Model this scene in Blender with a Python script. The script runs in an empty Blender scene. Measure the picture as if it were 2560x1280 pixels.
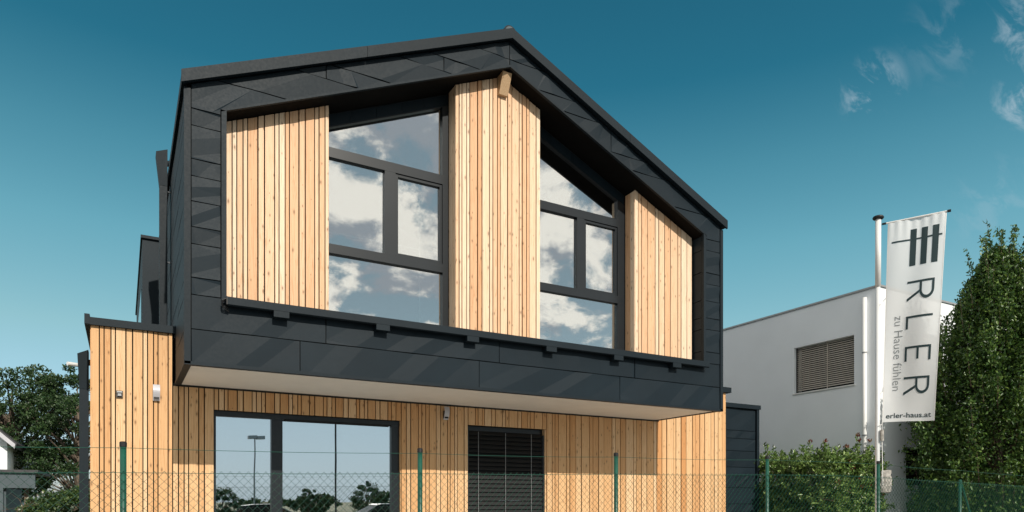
import bpy, bmesh, math, random
import numpy as np
from mathutils import Vector, Matrix
random.seed(7); RNG = np.random.default_rng(7)
S = bpy.context.scene; COL = S.collection
R = math.radians

# ---------------------------------------------------------------- camera
EYE = 1.6
cd = bpy.data.cameras.new('camera'); cam = bpy.data.objects.new('camera', cd); COL.objects.link(cam)
cam.location = (0, 0, EYE); cam.rotation_euler = (R(90), 0, -math.atan2(.4911, .8711))
cd.sensor_width = 36; cd.lens = 24.3; cd.shift_y = 0.2395; cd.clip_start = .05; cd.clip_end = 3000
S.camera = cam

# ---------------------------------------------------------------- sun, sky, exposure
SUN_EL = R(32.5)
sl = bpy.data.lights.new('sun', 'SUN'); sl.energy = 4.0; sl.angle = R(.5); sl.color = (1, .93, .82)
so = bpy.data.objects.new('sun', sl); COL.objects.link(so)
so.rotation_euler = Vector((-.012, math.cos(SUN_EL), -math.sin(SUN_EL))).to_track_quat('-Z', 'Y').to_euler()
so.location = (0, -20, 20)
S.view_settings.view_transform = 'Standard'; S.view_settings.look = 'None'
S.view_settings.exposure = 0; S.view_settings.gamma = 1; S.view_settings.use_curve_mapping = False

def ramp(N, stops):
    r = N.new('ShaderNodeValToRGB'); e = r.color_ramp.elements
    while len(e) < len(stops): e.new(.5)
    for i, (p, c) in enumerate(stops): e[i].position = p; e[i].color = (*c, 1) if len(c) == 3 else c
    return r
W = bpy.data.worlds.new('World'); S.world = W; W.use_nodes = True
def build_world():
    nt = W.node_tree; N = nt.nodes; L = nt.links; N.clear()
    out = N.new('ShaderNodeOutputWorld'); bg = N.new('ShaderNodeBackground'); bg.inputs[1].default_value = .1
    L.new(bg.outputs[0], out.inputs[0])
    sky = N.new('ShaderNodeTexSky'); sky.sky_type = 'NISHITA'; sky.sun_disc = False
    sky.sun_elevation = SUN_EL; sky.sun_rotation = R(180); sky.air_density = 1.0; sky.dust_density = .9; sky.ozone_density = 1.6
    # the photograph is graded towards teal: one tint over the whole sky
    tint = N.new('ShaderNodeMix'); tint.data_type = 'RGBA'; tint.blend_type = 'MULTIPLY'; tint.inputs[0].default_value = 1
    tc = N.new('ShaderNodeTexCoord'); sep = N.new('ShaderNodeSeparateXYZ'); L.new(tc.outputs['Generated'], sep.inputs[0])
    grade = ramp(N, [(0, (.41, .46, .60)), (.10, (.48, .52, .54)), (.216, (.485, .60, .47)), (.33, (.366, .63, .495)), (.42, (.24, .55, .45)), (.51, (.095, .42, .38)), (.75, (.07, .37, .35))])
    L.new(sep.outputs[2], grade.inputs[0]); L.new(sky.outputs[0], tint.inputs[6])
    # the clear sky is as even round the horizon as in the picture: look it up by elevation only
    zz = N.new('ShaderNodeMath'); zz.operation = 'MULTIPLY'; L.new(sep.outputs[2], zz.inputs[0]); L.new(sep.outputs[2], zz.inputs[1])
    om = N.new('ShaderNodeMath'); om.operation = 'SUBTRACT'; om.use_clamp = True; om.inputs[0].default_value = 1; L.new(zz.outputs[0], om.inputs[1])
    sq = N.new('ShaderNodeMath'); sq.operation = 'SQRT'; L.new(om.outputs[0], sq.inputs[0])
    dv = N.new('ShaderNodeCombineXYZ'); L.new(sq.outputs[0], dv.inputs[1]); L.new(sep.outputs[2], dv.inputs[2]); L.new(dv.outputs[0], sky.inputs['Vector'])
    gsc = N.new('ShaderNodeVectorMath'); gsc.operation = 'SCALE'; gsc.inputs['Scale'].default_value = 2.0; L.new(grade.outputs[0], gsc.inputs[0]); L.new(gsc.outputs[0], tint.inputs[7])
    def math_(op, a, b=None, clamp=False):
        m = N.new('ShaderNodeMath'); m.operation = op; m.use_clamp = clamp
        for i, v in enumerate((a, b)):
            if v is None: continue
            if isinstance(v, (int, float)): m.inputs[i].default_value = v
            else: L.new(v, m.inputs[i])
        return m.outputs[0]
    def ramp01(v, a, b):
        m = N.new('ShaderNodeMapRange'); m.interpolation_type = 'SMOOTHSTEP'
        m.inputs[1].default_value = a; m.inputs[2].default_value = b; L.new(v, m.inputs[0]); return m.outputs[0]
    den = math_('ADD', math_('MAXIMUM', sep.outputs[2], 0), .5)
    cx = math_('DIVIDE', sep.outputs[0], den); cy = math_('DIVIDE', sep.outputs[1], den)
    comb = N.new('ShaderNodeCombineXYZ'); L.new(cx, comb.inputs[0]); L.new(cy, comb.inputs[1])
    n1 = N.new('ShaderNodeTexNoise'); n1.inputs['Scale'].default_value = 8.2; n1.inputs['Detail'].default_value = 9
    n1.inputs['Roughness'].default_value = .60; n1.inputs['Distortion'].default_value = .25; L.new(comb.outputs[0], n1.inputs['Vector'])
    off = N.new('ShaderNodeVectorMath'); off.operation = 'ADD'; off.inputs[1].default_value = (.015, .045, 0); L.new(comb.outputs[0], off.inputs[0])
    n2 = N.new('ShaderNodeTexNoise'); n2.inputs['Scale'].default_value = 8.2; n2.inputs['Detail'].default_value = 5
    n2.inputs['Roughness'].default_value = .56; n2.inputs['Distortion'].default_value = .25; L.new(off.outputs[0], n2.inputs['Vector'])
    # broken cumulus field over the sunward sky, plus added western cover, thinning out towards the horizon
    half = math_('MAXIMUM', ramp01(math_('MULTIPLY', sep.outputs[1], -1), -.1, .3), ramp01(math_('MULTIPLY', sep.outputs[0], -1), .22, .55))  # western cover is out of view, added to brighten the neighbour's shaded wall
    elev = ramp01(sep.outputs[2], .17, .40)
    thr = math_('SUBTRACT', .52, math_('MULTIPLY', elev, .15))
    dens = ramp01(math_('SUBTRACT', n1.outputs['Fac'], thr), -.02, .085)
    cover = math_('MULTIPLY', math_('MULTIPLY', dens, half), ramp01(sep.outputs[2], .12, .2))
    shade = ramp01(math_('SUBTRACT', n1.outputs['Fac'], n2.outputs['Fac']), -.09, .09)
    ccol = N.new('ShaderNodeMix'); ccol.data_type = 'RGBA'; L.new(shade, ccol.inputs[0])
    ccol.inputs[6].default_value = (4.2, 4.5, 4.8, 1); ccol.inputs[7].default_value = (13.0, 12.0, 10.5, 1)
    # thin high veil under the cumulus, over the same part, added western cover included
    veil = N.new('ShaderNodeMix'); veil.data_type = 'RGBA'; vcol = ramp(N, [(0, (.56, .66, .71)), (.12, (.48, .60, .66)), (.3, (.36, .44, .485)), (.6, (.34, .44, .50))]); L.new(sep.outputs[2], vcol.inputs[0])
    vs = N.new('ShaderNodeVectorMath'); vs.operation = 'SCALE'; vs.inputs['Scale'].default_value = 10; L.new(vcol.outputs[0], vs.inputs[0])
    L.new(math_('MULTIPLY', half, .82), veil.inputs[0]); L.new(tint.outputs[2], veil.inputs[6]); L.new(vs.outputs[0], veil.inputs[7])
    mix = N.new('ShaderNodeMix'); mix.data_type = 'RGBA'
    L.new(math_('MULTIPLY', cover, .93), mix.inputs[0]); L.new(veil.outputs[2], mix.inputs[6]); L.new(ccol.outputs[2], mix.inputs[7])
    # a few torn wisps low in the east
    mp = N.new('ShaderNodeMapping'); mp.inputs['Rotation'].default_value = (0, 0, R(100)); mp.inputs['Scale'].default_value = (2.2, 5.2, 1)
    L.new(comb.outputs[0], mp.inputs[0])
    n3 = N.new('ShaderNodeTexNoise'); n3.inputs['Scale'].default_value = 6.6; n3.inputs['Detail'].default_value = 8
    n3.inputs['Roughness'].default_value = .6; n3.inputs['Distortion'].default_value = .5; L.new(mp.outputs[0], n3.inputs['Vector'])
    acc = None
    for d, r, k in (((.945, .615, .598), .034, .95), ((1.16, .50, .69), .05, .7), ((1.145, .505, .585), .034, .95), ((1.05, .56, .68), .05, .2), ((1.10, .525, .43), .05, .2)):
        v = Vector(d).normalized(); vm = N.new('ShaderNodeVectorMath'); vm.operation = 'DISTANCE'
        L.new(tc.outputs['Generated'], vm.inputs[0]); vm.inputs[1].default_value = v
        m = math_('MULTIPLY', ramp01(vm.outputs['Value'], r * 1.25, r * .2), k)
        acc = m if acc is None else math_('MAXIMUM', acc, m)
    wis = math_('MULTIPLY', math_('MULTIPLY', ramp01(n3.outputs['Fac'], .47, .64), acc), .8)
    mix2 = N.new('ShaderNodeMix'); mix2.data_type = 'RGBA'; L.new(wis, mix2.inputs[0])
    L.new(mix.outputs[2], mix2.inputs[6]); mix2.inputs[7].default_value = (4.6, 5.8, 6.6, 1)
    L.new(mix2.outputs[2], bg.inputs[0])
build_world()

# ---------------------------------------------------------------- materials
MATS = {}
def newmat(name):
    m = bpy.data.materials.new(name); m.use_nodes = True; nt = m.node_tree
    return m, nt.nodes, nt.links, nt.nodes['Principled BSDF']
def plain(name, col, rough=.5, metal=0, var=.12, scale=3.0, bump=0, bscale=60, spec=.5):
    m, N, L, b = newmat(name)
    tc = N.new('ShaderNodeTexCoord'); n = N.new('ShaderNodeTexNoise'); n.inputs['Scale'].default_value = scale; n.inputs['Detail'].default_value = 6
    L.new(tc.outputs['Object'], n.inputs['Vector'])
    lo = tuple(c * (1 - var) for c in col); hi = tuple(min(1, c * (1 + var)) for c in col)
    r = ramp(N, [(.3, lo), (.7, hi)]); L.new(n.outputs['Fac'], r.inputs[0]); L.new(r.outputs[0], b.inputs['Base Color'])
    b.inputs['Roughness'].default_value = rough; b.inputs['Metallic'].default_value = metal; b.inputs['Specular IOR Level'].default_value = spec
    if bump:
        n2 = N.new('ShaderNodeTexNoise'); n2.inputs['Scale'].default_value = bscale; n2.inputs['Detail'].default_value = 4
        L.new(tc.outputs['Object'], n2.inputs['Vector']); bp = N.new('ShaderNodeBump'); bp.inputs['Strength'].default_value = bump; bp.inputs['Distance'].default_value = .01
        L.new(n2.outputs['Fac'], bp.inputs['Height']); L.new(bp.outputs[0], b.inputs['Normal'])
    MATS[name] = m; return m

def wood(name, c_lo, c_mid, c_hi, rough=.62):
    m, N, L, b = newmat(name)
    tc = N.new('ShaderNodeTexCoord'); oi = N.new('ShaderNodeObjectInfo')
    wv = N.new('ShaderNodeMath'); wv.operation = 'MULTIPLY'; wv.inputs[1].default_value = 91.7; L.new(oi.outputs['Random'], wv.inputs[0])
    def noise(scale, sc, detail=4, dist=0, rough_=.5):
        mp = N.new('ShaderNodeMapping'); mp.inputs['Scale'].default_value = sc; L.new(tc.outputs['Object'], mp.inputs[0])
        n = N.new('ShaderNodeTexNoise'); n.noise_dimensions = '4D'; n.inputs['Scale'].default_value = scale; n.inputs['Detail'].default_value = detail
        n.inputs['Distortion'].default_value = dist; n.inputs['Roughness'].default_value = rough_
        L.new(mp.outputs[0], n.inputs['Vector']); L.new(wv.outputs[0], n.inputs['W']); return n.outputs['Fac']
    # board to board colour
    tone = ramp(N, [(0, c_lo), (.35, c_mid), (.65, c_hi), (.82, c_mid), (1, tuple(x * y for x, y in zip(c_lo, (.9, .78, .66))))])
    tone.color_ramp.interpolation = 'LINEAR'; L.new(oi.outputs['Random'], tone.inputs[0])
    # figure: long streaks, with a ring structure folded in
    g1 = noise(1, (30, 30, .55), 5, .6); g2 = noise(1, (110, 110, 1.6), 3, .2)
    fold = N.new('ShaderNodeMath'); fold.operation = 'PINGPONG'; fold.inputs[1].default_value = .055; L.new(g1, fold.inputs[0])
    fr = ramp(N, [(0, (.79, .66, .54)), (.35, (1, 1, 1)), (1, (1.0, .97, .93))])
    fs = N.new('ShaderNodeMath'); fs.operation = 'MULTIPLY'; fs.inputs[1].default_value = 18; L.new(fold.outputs[0], fs.inputs[0]); L.new(fs.outputs[0], fr.inputs[0])
    mix = N.new('ShaderNodeMix'); mix.data_type = 'RGBA'; mix.blend_type = 'MULTIPLY'; mix.inputs[0].default_value = .95
    L.new(tone.outputs[0], mix.inputs[6]); L.new(fr.outputs[0], mix.inputs[7])
    fine = ramp(N, [(.3, (.84, .78, .72)), (.62, (1, 1, 1))]); L.new(g2, fine.inputs[0])
    mix2 = N.new('ShaderNodeMix'); mix2.data_type = 'RGBA'; mix2.blend_type = 'MULTIPLY'; mix2.inputs[0].default_value = .6
    L.new(mix.outputs[2], mix2.inputs[6]); L.new(fine.outputs[0], mix2.inputs[7])
    # knots
    sx = N.new('ShaderNodeSeparateXYZ'); L.new(tc.outputs['Object'], sx.inputs[0])
    k1 = N.new('ShaderNodeMath'); k1.operation = 'MULTIPLY_ADD'; k1.inputs[1].default_value = 15; L.new(sx.outputs[0], k1.inputs[0]); L.new(wv.outputs[0], k1.inputs[2])
    k0 = N.new('ShaderNodeMath'); k0.operation = 'MULTIPLY_ADD'; k0.inputs[1].default_value = 15; L.new(sx.outputs[1], k0.inputs[0]); L.new(k1.outputs[0], k0.inputs[2])
    k2 = N.new('ShaderNodeMath'); k2.operation = 'MULTIPLY_ADD'; k2.inputs[1].default_value = 6.5; L.new(sx.outputs[2], k2.inputs[0]); L.new(wv.outputs[0], k2.inputs[2])
    kc = N.new('ShaderNodeCombineXYZ'); L.new(k0.outputs[0], kc.inputs[0]); L.new(k2.outputs[0], kc.inputs[1])
    vo = N.new('ShaderNodeTexVoronoi'); vo.voronoi_dimensions = '2D'; vo.inputs['Scale'].default_value = 1; L.new(kc.outputs[0], vo.inputs['Vector'])
    sp = N.new('ShaderNodeSeparateColor'); L.new(vo.outputs['Color'], sp.inputs[0])
    ks = N.new('ShaderNodeMapRange'); ks.inputs[3].default_value = .3; ks.inputs[4].default_value = 1.45; L.new(sp.outputs[1], ks.inputs[0])
    kd = N.new('ShaderNodeMath'); kd.operation = 'DIVIDE'; L.new(vo.outputs['Distance'], kd.inputs[0]); L.new(ks.outputs[0], kd.inputs[1])
    kn = N.new('ShaderNodeMath'); kn.operation = 'MULTIPLY_ADD'; kn.inputs[1].default_value = .16; L.new(g2, kn.inputs[0]); L.new(kd.outputs[0], kn.inputs[2])
    kr = ramp(N, [(.13, (1, 1, 1)), (.2, (.35, .35, .35)), (.32, (0, 0, 0))]); L.new(kn.outputs[0], kr.inputs[0])
    gt = N.new('ShaderNodeMath'); gt.operation = 'GREATER_THAN'; gt.inputs[1].default_value = .66; L.new(sp.outputs[0], gt.inputs[0])
    km = N.new('ShaderNodeMath'); km.operation = 'MULTIPLY'; L.new(kr.outputs[0], km.inputs[0]); L.new(gt.outputs[0], km.inputs[1])
    km2 = N.new('ShaderNodeMath'); km2.operation = 'MULTIPLY'; km2.inputs[1].default_value = .72; L.new(km.outputs[0], km2.inputs[0])
    mix3 = N.new('ShaderNodeMix'); mix3.data_type = 'RGBA'; L.new(km2.outputs[0], mix3.inputs[0]); L.new(mix2.outputs[2], mix3.inputs[6])
    mix3.inputs[7].default_value = (.16, .075, .03, 1)
    L.new(mix3.outputs[2], b.inputs['Base Color']); b.inputs['Roughness'].default_value = rough; b.inputs['Specular IOR Level'].default_value = .3
    bp = N.new('ShaderNodeBump'); bp.inputs['Strength'].default_value = .25; bp.inputs['Distance'].default_value = .004; L.new(g2, bp.inputs['Height']); L.new(bp.outputs[0], b.inputs['Normal'])
    MATS[name] = m; return m

def sheetmetal(name, col, rough):
    m, N, L, b = newmat(name)
    tc = N.new('ShaderNodeTexCoord'); oi = N.new('ShaderNodeObjectInfo')
    n = N.new('ShaderNodeTexNoise'); n.inputs['Scale'].default_value = 2.5; n.inputs['Detail'].default_value = 6; L.new(tc.outputs['Object'], n.inputs['Vector'])
    n2 = N.new('ShaderNodeTexNoise'); n2.inputs['Scale'].default_value = 40; n2.inputs['Detail'].default_value = 4; L.new(tc.outputs['Object'], n2.inputs['Vector'])
    r = ramp(N, [(.3, tuple(c * .92 for c in col)), (.7, tuple(c * 1.1 for c in col))]); L.new(n.outputs['Fac'], r.inputs[0])
    hv = N.new('ShaderNodeHueSaturation'); L.new(r.outputs[0], hv.inputs['Color'])
    mr = N.new('ShaderNodeMapRange'); mr.inputs[3].default_value = .92; mr.inputs[4].default_value = 1.1; L.new(oi.outputs['Random'], mr.inputs[0]); L.new(mr.outputs[0], hv.inputs['Value'])
    L.new(hv.outputs[0], b.inputs['Base Color'])
    rr = N.new('ShaderNodeMapRange'); rr.inputs[3].default_value = rough - .07; rr.inputs[4].default_value = rough + .1; L.new(n2.outputs['Fac'], rr.inputs[0]); L.new(rr.outputs[0], b.inputs['Roughness'])
    b.inputs['Specular IOR Level'].default_value = .19
    bp = N.new('ShaderNodeBump'); bp.inputs['Strength'].default_value = .06; bp.inputs['Distance'].default_value = .02; L.new(n.outputs['Fac'], bp.inputs['Height']); L.new(bp.outputs[0], b.inputs['Normal'])
    MATS[name] = m; return m

def glass(name, refl, tint, wob):
    m, N, L, b = newmat(name); N.remove(b); out = N['Material Output']
    g = N.new('ShaderNodeBsdfGlossy'); g.inputs['Roughness'].default_value = .0; g.inputs['Color'].default_value = (.95, .98, 1, 1)
    t = N.new('ShaderNodeBsdfTransparent'); t.inputs['Color'].default_value = (*tint, 1)
    mx = N.new('ShaderNodeMixShader'); lw = N.new('ShaderNodeFresnel'); lw.inputs['IOR'].default_value = 1.5
    mr = N.new('ShaderNodeMapRange'); mr.inputs[3].default_value = refl; mr.inputs[4].default_value = 1; L.new(lw.outputs[0], mr.inputs[0])
    L.new(mr.outputs[0], mx.inputs[0]); L.new(t.outputs[0], mx.inputs[1]); L.new(g.outputs[0], mx.inputs[2]); L.new(mx.outputs[0], out.inputs[0])
    tc = N.new('ShaderNodeTexCoord'); n = N.new('ShaderNodeTexNoise'); n.inputs['Scale'].default_value = 1.3; n.inputs['Detail'].default_value = 1
    L.new(tc.outputs['Object'], n.inputs['Vector'])
    bp = N.new('ShaderNodeBump'); bp.inputs['Strength'].default_value = wob; bp.inputs['Distance'].default_value = .02; L.new(n.outputs['Fac'], bp.inputs['Height']); L.new(bp.outputs[0], g.inputs['Normal'])
    MATS[name] = m; return m

def leafmat(name, cols, rough=.4, trans=.25, spec=.5):
    m, N, L, b = newmat(name); out = N['Material Output']
    ge = N.new('ShaderNodeNewGeometry'); r = ramp(N, cols); L.new(ge.outputs['Random Per Island'], r.inputs[0])
    L.new(r.outputs[0], b.inputs['Base Color']); b.inputs['Roughness'].default_value = rough; b.inputs['Specular IOR Level'].default_value = spec
    t = N.new('ShaderNodeBsdfTranslucent'); hs = N.new('ShaderNodeHueSaturation'); hs.inputs['Value'].default_value = 1.5; hs.inputs['Hue'].default_value = .48
    L.new(r.outputs[0], hs.inputs['Color']); L.new(hs.outputs[0], t.inputs['Color'])
    mx = N.new('ShaderNodeMixShader'); mx.inputs[0].default_value = trans; L.new(b.outputs[0], mx.inputs[1]); L.new(t.outputs[0], mx.inputs[2]); L.new(mx.outputs[0], out.inputs[0])
    MATS[name] = m; return m

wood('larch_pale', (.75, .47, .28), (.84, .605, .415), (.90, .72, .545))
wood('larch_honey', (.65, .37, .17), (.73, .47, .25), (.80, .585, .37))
wood('beam_wood', (.42, .28, .16), (.5, .34, .2), (.55, .4, .25))
sheetmetal('anthracite', (.0085, .0165, .0235), .54)
sheetmetal('anthracite_trim', (.0085, .0155, .0215), .54)
plain('frame_dark', (.014, .018, .022), .3, var=.1, spec=.4)
plain('black', (.008, .008, .009), .5, var=.1)
plain('backing', (.006, .0055, .005), .9, var=.2, spec=.1)
plain('soffit_white', (.72, .70, .66), .75, var=.03, bump=.15, bscale=120)
plain('render_white', (.83, .87, .91), .85, var=.035, scale=.9, bump=.35, bscale=70)
plain('interior', (.22, .22, .22), .8, var=.05)
plain('white_paint', (.78, .78, .77), .4, var=.04)
plain('blind_dark', (.009, .010, .011), .55, var=.1, spec=.25)
plain('blind_taupe', (.55, .51, .45), .5, var=.08)
plain('blind_brown', (.045, .03, .022), .55, var=.1)
plain('fence_green', (.006, .075, .05), .4, var=.15, scale=20)
plain('pole_white', (.72, .73, .74), .35, var=.05)
plain('steel', (.5, .5, .5), .3, metal=1, var=.1)
plain('grey_metal', (.33, .34, .35), .4, metal=.3, var=.08)
plain('lamp_grey', (.5, .5, .54), .4, var=.05)
plain('bag', (.38, .36, .33), .85, var=.45, scale=16, bump=.4, bscale=30)
plain('dark_ink', (.012, .035, .042), .7, var=.06)
plain('grey_ink', (.22, .24, .25), .7, var=.06)
plain('bark', (.13, .10, .075), .9, var=.4, scale=12, bump=.6, bscale=25)
plain('twig', (.10, .07, .045), .9, var=.3, scale=12)
plain('shed_grey', (.07, .095, .11), .7, var=.1)
plain('roof_dark', (.05, .05, .055), .7, var=.2, scale=8)
plain('asphalt', (.055, .055, .056), .9, var=.25, scale=1.5, bump=.4, bscale=180)
plain('paving', (.30, .285, .26), .9, var=.14, scale=1.2, bump=.3, bscale=90)
plain('gravel', (.44, .435, .42), .95, var=.25, scale=40, bump=.8, bscale=60)
plain('lawn', (.14, .15, .085), .9, var=.35, scale=.6, bump=.8, bscale=120)
plain('car_silver', (.42, .44, .46), .28, metal=.6, var=.03)
plain('car_white', (.7, .71, .72), .28, var=.03)
plain('car_glass', (.015, .018, .02), .08, var=.05)
plain('rubber', (.02, .02, .02), .8, var=.1)
glass('glass_upper', .57, (.62, .70, .72), .02)
glass('glass_lower', .74, (.5, .6, .62), .05)
leafmat('leaf_hornbeam', [(0, (.020, .055, .012)), (.5, (.048, .11, .021)), (.8, (.095, .18, .034)), (1, (.17, .26, .055))], .38, .25)
leafmat('leaf_laurel', [(0, (.04, .085, .02)), (.4, (.11, .20, .045)), (.75, (.19, .30, .075)), (1, (.27, .36, .12))], .25, .15, .6)
leafmat('leaf_red', [(0, (.16, .035, .02)), (.6, (.20, .06, .03)), (1, (.16, .12, .04))], .35, .25)
leafmat('leaf_far', [(0, (.016, .04, .014)), (.6, (.034, .075, .024)), (1, (.07, .12, .04))], .45, .22)
leafmat('leaf_bush', [(0, (.02, .05, .012)), (.6, (.05, .10, .022)), (1, (.10, .15, .04))], .5, .22)
leafmat('petal', [(0, (.6, .58, .45)), (1, (.75, .74, .66))], .6, .2)
def cloth():
    m, N, L, b = newmat('banner_cloth'); out = N['Material Output']
    b.inputs['Base Color'].default_value = (.94, .95, .96, 1); b.inputs['Roughness'].default_value = .7
    tc = N.new('ShaderNodeTexCoord'); n = N.new('ShaderNodeTexNoise'); n.inputs['Scale'].default_value = 500; L.new(tc.outputs['Object'], n.inputs['Vector'])
    bp = N.new('ShaderNodeBump'); bp.inputs['Strength'].default_value = .1; bp.inputs['Distance'].default_value = .002; L.new(n.outputs['Fac'], bp.inputs['Height']); L.new(bp.outputs[0], b.inputs['Normal'])
    t = N.new('ShaderNodeBsdfTranslucent'); t.inputs['Color'].default_value = (.9, .91, .93, 1)
    tr = N.new('ShaderNodeBsdfTransparent'); m1 = N.new('ShaderNodeMixShader'); m1.inputs[0].default_value = .25
    L.new(b.outputs[0], m1.inputs[1]); L.new(t.outputs[0], m1.inputs[2])
    m2 = N.new('ShaderNodeMixShader'); m2.inputs[0].default_value = .10; L.new(m1.outputs[0], m2.inputs[1]); L.new(tr.outputs[0], m2.inputs[2]); L.new(m2.outputs[0], out.inputs[0])
    MATS['banner_cloth'] = m
cloth()

# ---------------------------------------------------------------- mesh helpers (world coordinates in, origin put at the piece's base)
WORG = {}
class MB:
    def __init__(s): s.v = []; s.f = []
    def add(s, vs, fs):
        o = len(s.v); s.v += [tuple(v) for v in vs]; s.f += [tuple(i + o for i in f) for f in fs]; return s
    def box(s, x0, x1, y0, y1, z0, z1):
        return s.add([(x0, y0, z0), (x1, y0, z0), (x1, y1, z0), (x0, y1, z0), (x0, y0, z1), (x1, y0, z1), (x1, y1, z1), (x0, y1, z1)],
                     [(0, 3, 2, 1), (4, 5, 6, 7), (0, 1, 5, 4), (1, 2, 6, 5), (2, 3, 7, 6), (3, 0, 4, 7)])
    def prism_y(s, poly, y0, y1):          # poly in (x, z), counter-clockwise seen from -Y
        n = len(poly); vs = [(x, y0, z) for x, z in poly] + [(x, y1, z) for x, z in poly]
        fs = [tuple(range(n)), tuple(range(2 * n - 1, n - 1, -1))] + [(i, i + n, (i + 1) % n + n, (i + 1) % n) for i in range(n)]
        return s.add(vs, fs)
    def prism_x(s, poly, x0, x1):          # poly in (y, z)
        n = len(poly); vs = [(x0, y, z) for y, z in poly] + [(x1, y, z) for y, z in poly]
        fs = [tuple(range(n)), tuple(range(2 * n - 1, n - 1, -1))] + [(i, i + n, (i + 1) % n + n, (i + 1) % n) for i in range(n)]
        return s.add(vs, fs)
    def tube(s, pts, r, n=8, cap=True):
        pts = [Vector(p) for p in pts]; rs = r if isinstance(r, (list, tuple)) else [r] * len(pts)
        vs = []; fs = []; prev = None
        for i, p in enumerate(pts):
            d = (pts[min(i + 1, len(pts) - 1)] - pts[max(i - 1, 0)]).normalized()
            a = Vector((0, 0, 1)) if abs(d.z) < .9 else Vector((1, 0, 0))
            u = d.cross(a).normalized() if prev is None else (prev - d * prev.dot(d)).normalized()
            prev = u; w = d.cross(u)
            for k in range(n):
                t = 2 * math.pi * k / n; vs.append(p + (u * math.cos(t) + w * math.sin(t)) * rs[i])
        for i in range(len(pts) - 1):
            for k in range(n):
                a = i * n + k; b = i * n + (k + 1) % n; fs.append((a, b, b + n, a + n))
        if cap: fs.append(tuple(range(n - 1, -1, -1))); fs.append(tuple(range((len(pts) - 1) * n, len(pts) * n)))
        return s.add(vs, fs)
    def lathe(s, prof, c, n=16):           # prof: (radius, z)
        vs = []; fs = []
        for r, z in prof:
            for k in range(n): t = 2 * math.pi * k / n; vs.append((c[0] + r * math.cos(t), c[1] + r * math.sin(t), c[2] + z))
        for i in range(len(prof) - 1):
            for k in range(n): a = i * n + k; b = i * n + (k + 1) % n; fs.append((a, b, b + n, a + n))
        fs.append(tuple(range(n - 1, -1, -1))); fs.append(tuple(range((len(prof) - 1) * n, len(prof) * n)))
        return s.add(vs, fs)
    def build(s, name, mat, parent=None, smooth=False, fix=True):
        v = np.array(s.v, float); mn = v.min(0); mx = v.max(0); org = Vector(((mn[0] + mx[0]) / 2, (mn[1] + mx[1]) / 2, mn[2]))
        me = bpy.data.meshes.new(name); me.from_pydata([tuple(Vector(p) - org) for p in s.v], [], s.f)
        if fix:
            bm = bmesh.new(); bm.from_mesh(me); bmesh.ops.recalc_face_normals(bm, faces=bm.faces); bm.to_mesh(me); bm.free()
        return finish(name, me, mat, parent, org, smooth)
def finish(name, me, mat, parent, org, smooth=False):
    me.materials.append(MATS[mat])
    if smooth:
        for p in me.polygons: p.use_smooth = True
    o = bpy.data.objects.new(name, me); COL.objects.link(o)
    if parent is not None: o.parent = parent; o.location = Vector(org) - WORG[parent.name]
    else: o.location = org
    WORG[o.name] = Vector(org); return o
def tag(o, label=None, cat=None, group=None, kind=None):
    for k, v in (('label', label), ('category', cat), ('group', group), ('kind', kind)):
        if v: o[k] = v
    return o
def thing(name, loc, label, cat, group=None):
    o = bpy.data.objects.new(name, None); COL.objects.link(o); o.location = loc; o.empty_display_size = .3
    WORG[o.name] = Vector(loc); return tag(o, label, cat, group)
def clip(poly, a, b, c):                   # keep a*x + b*z <= c
    out = []
    for i in range(len(poly)):
        p = poly[i]; q = poly[(i + 1) % len(poly)]; dp = a * p[0] + b * p[1] - c; dq = a * q[0] + b * q[1] - c
        if dp <= 0: out.append(p)
        if (dp < 0 < dq) or (dq < 0 < dp): t = dp / (dp - dq); out.append((p[0] + t * (q[0] - p[0]), p[1] + t * (q[1] - p[1])))
    res = []
    for p in out:
        if not res or abs(p[0] - res[-1][0]) + abs(p[1] - res[-1][1]) > 1e-5: res.append(p)
    if len(res) > 1 and abs(res[0][0] - res[-1][0]) + abs(res[0][1] - res[-1][1]) < 1e-5: res.pop()
    return res
def area(poly): return abs(sum(poly[i][0] * poly[(i + 1) % len(poly)][1] - poly[(i + 1) % len(poly)][0] * poly[i][1] for i in range(len(poly)))) / 2
def inset(poly, g):
    n = len(poly); sa = sum(poly[i][0] * poly[(i + 1) % n][1] - poly[(i + 1) % n][0] * poly[i][1] for i in range(n))
    if sa < 0: poly = poly[::-1]
    out = []
    for i in range(n):
        p0, p1, p2 = (Vector(poly[(i + k) % n]) for k in (-1, 0, 1))
        d1 = (p1 - p0).normalized(); d2 = (p2 - p1).normalized(); n1 = Vector((-d1.y, d1.x)); n2 = Vector((-d2.y, d2.x))
        bis = n1 + n2; k = bis.length_squared
        out.append(tuple(p1 + bis * (2 * g / k if k > .15 else g)))
    return out

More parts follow.
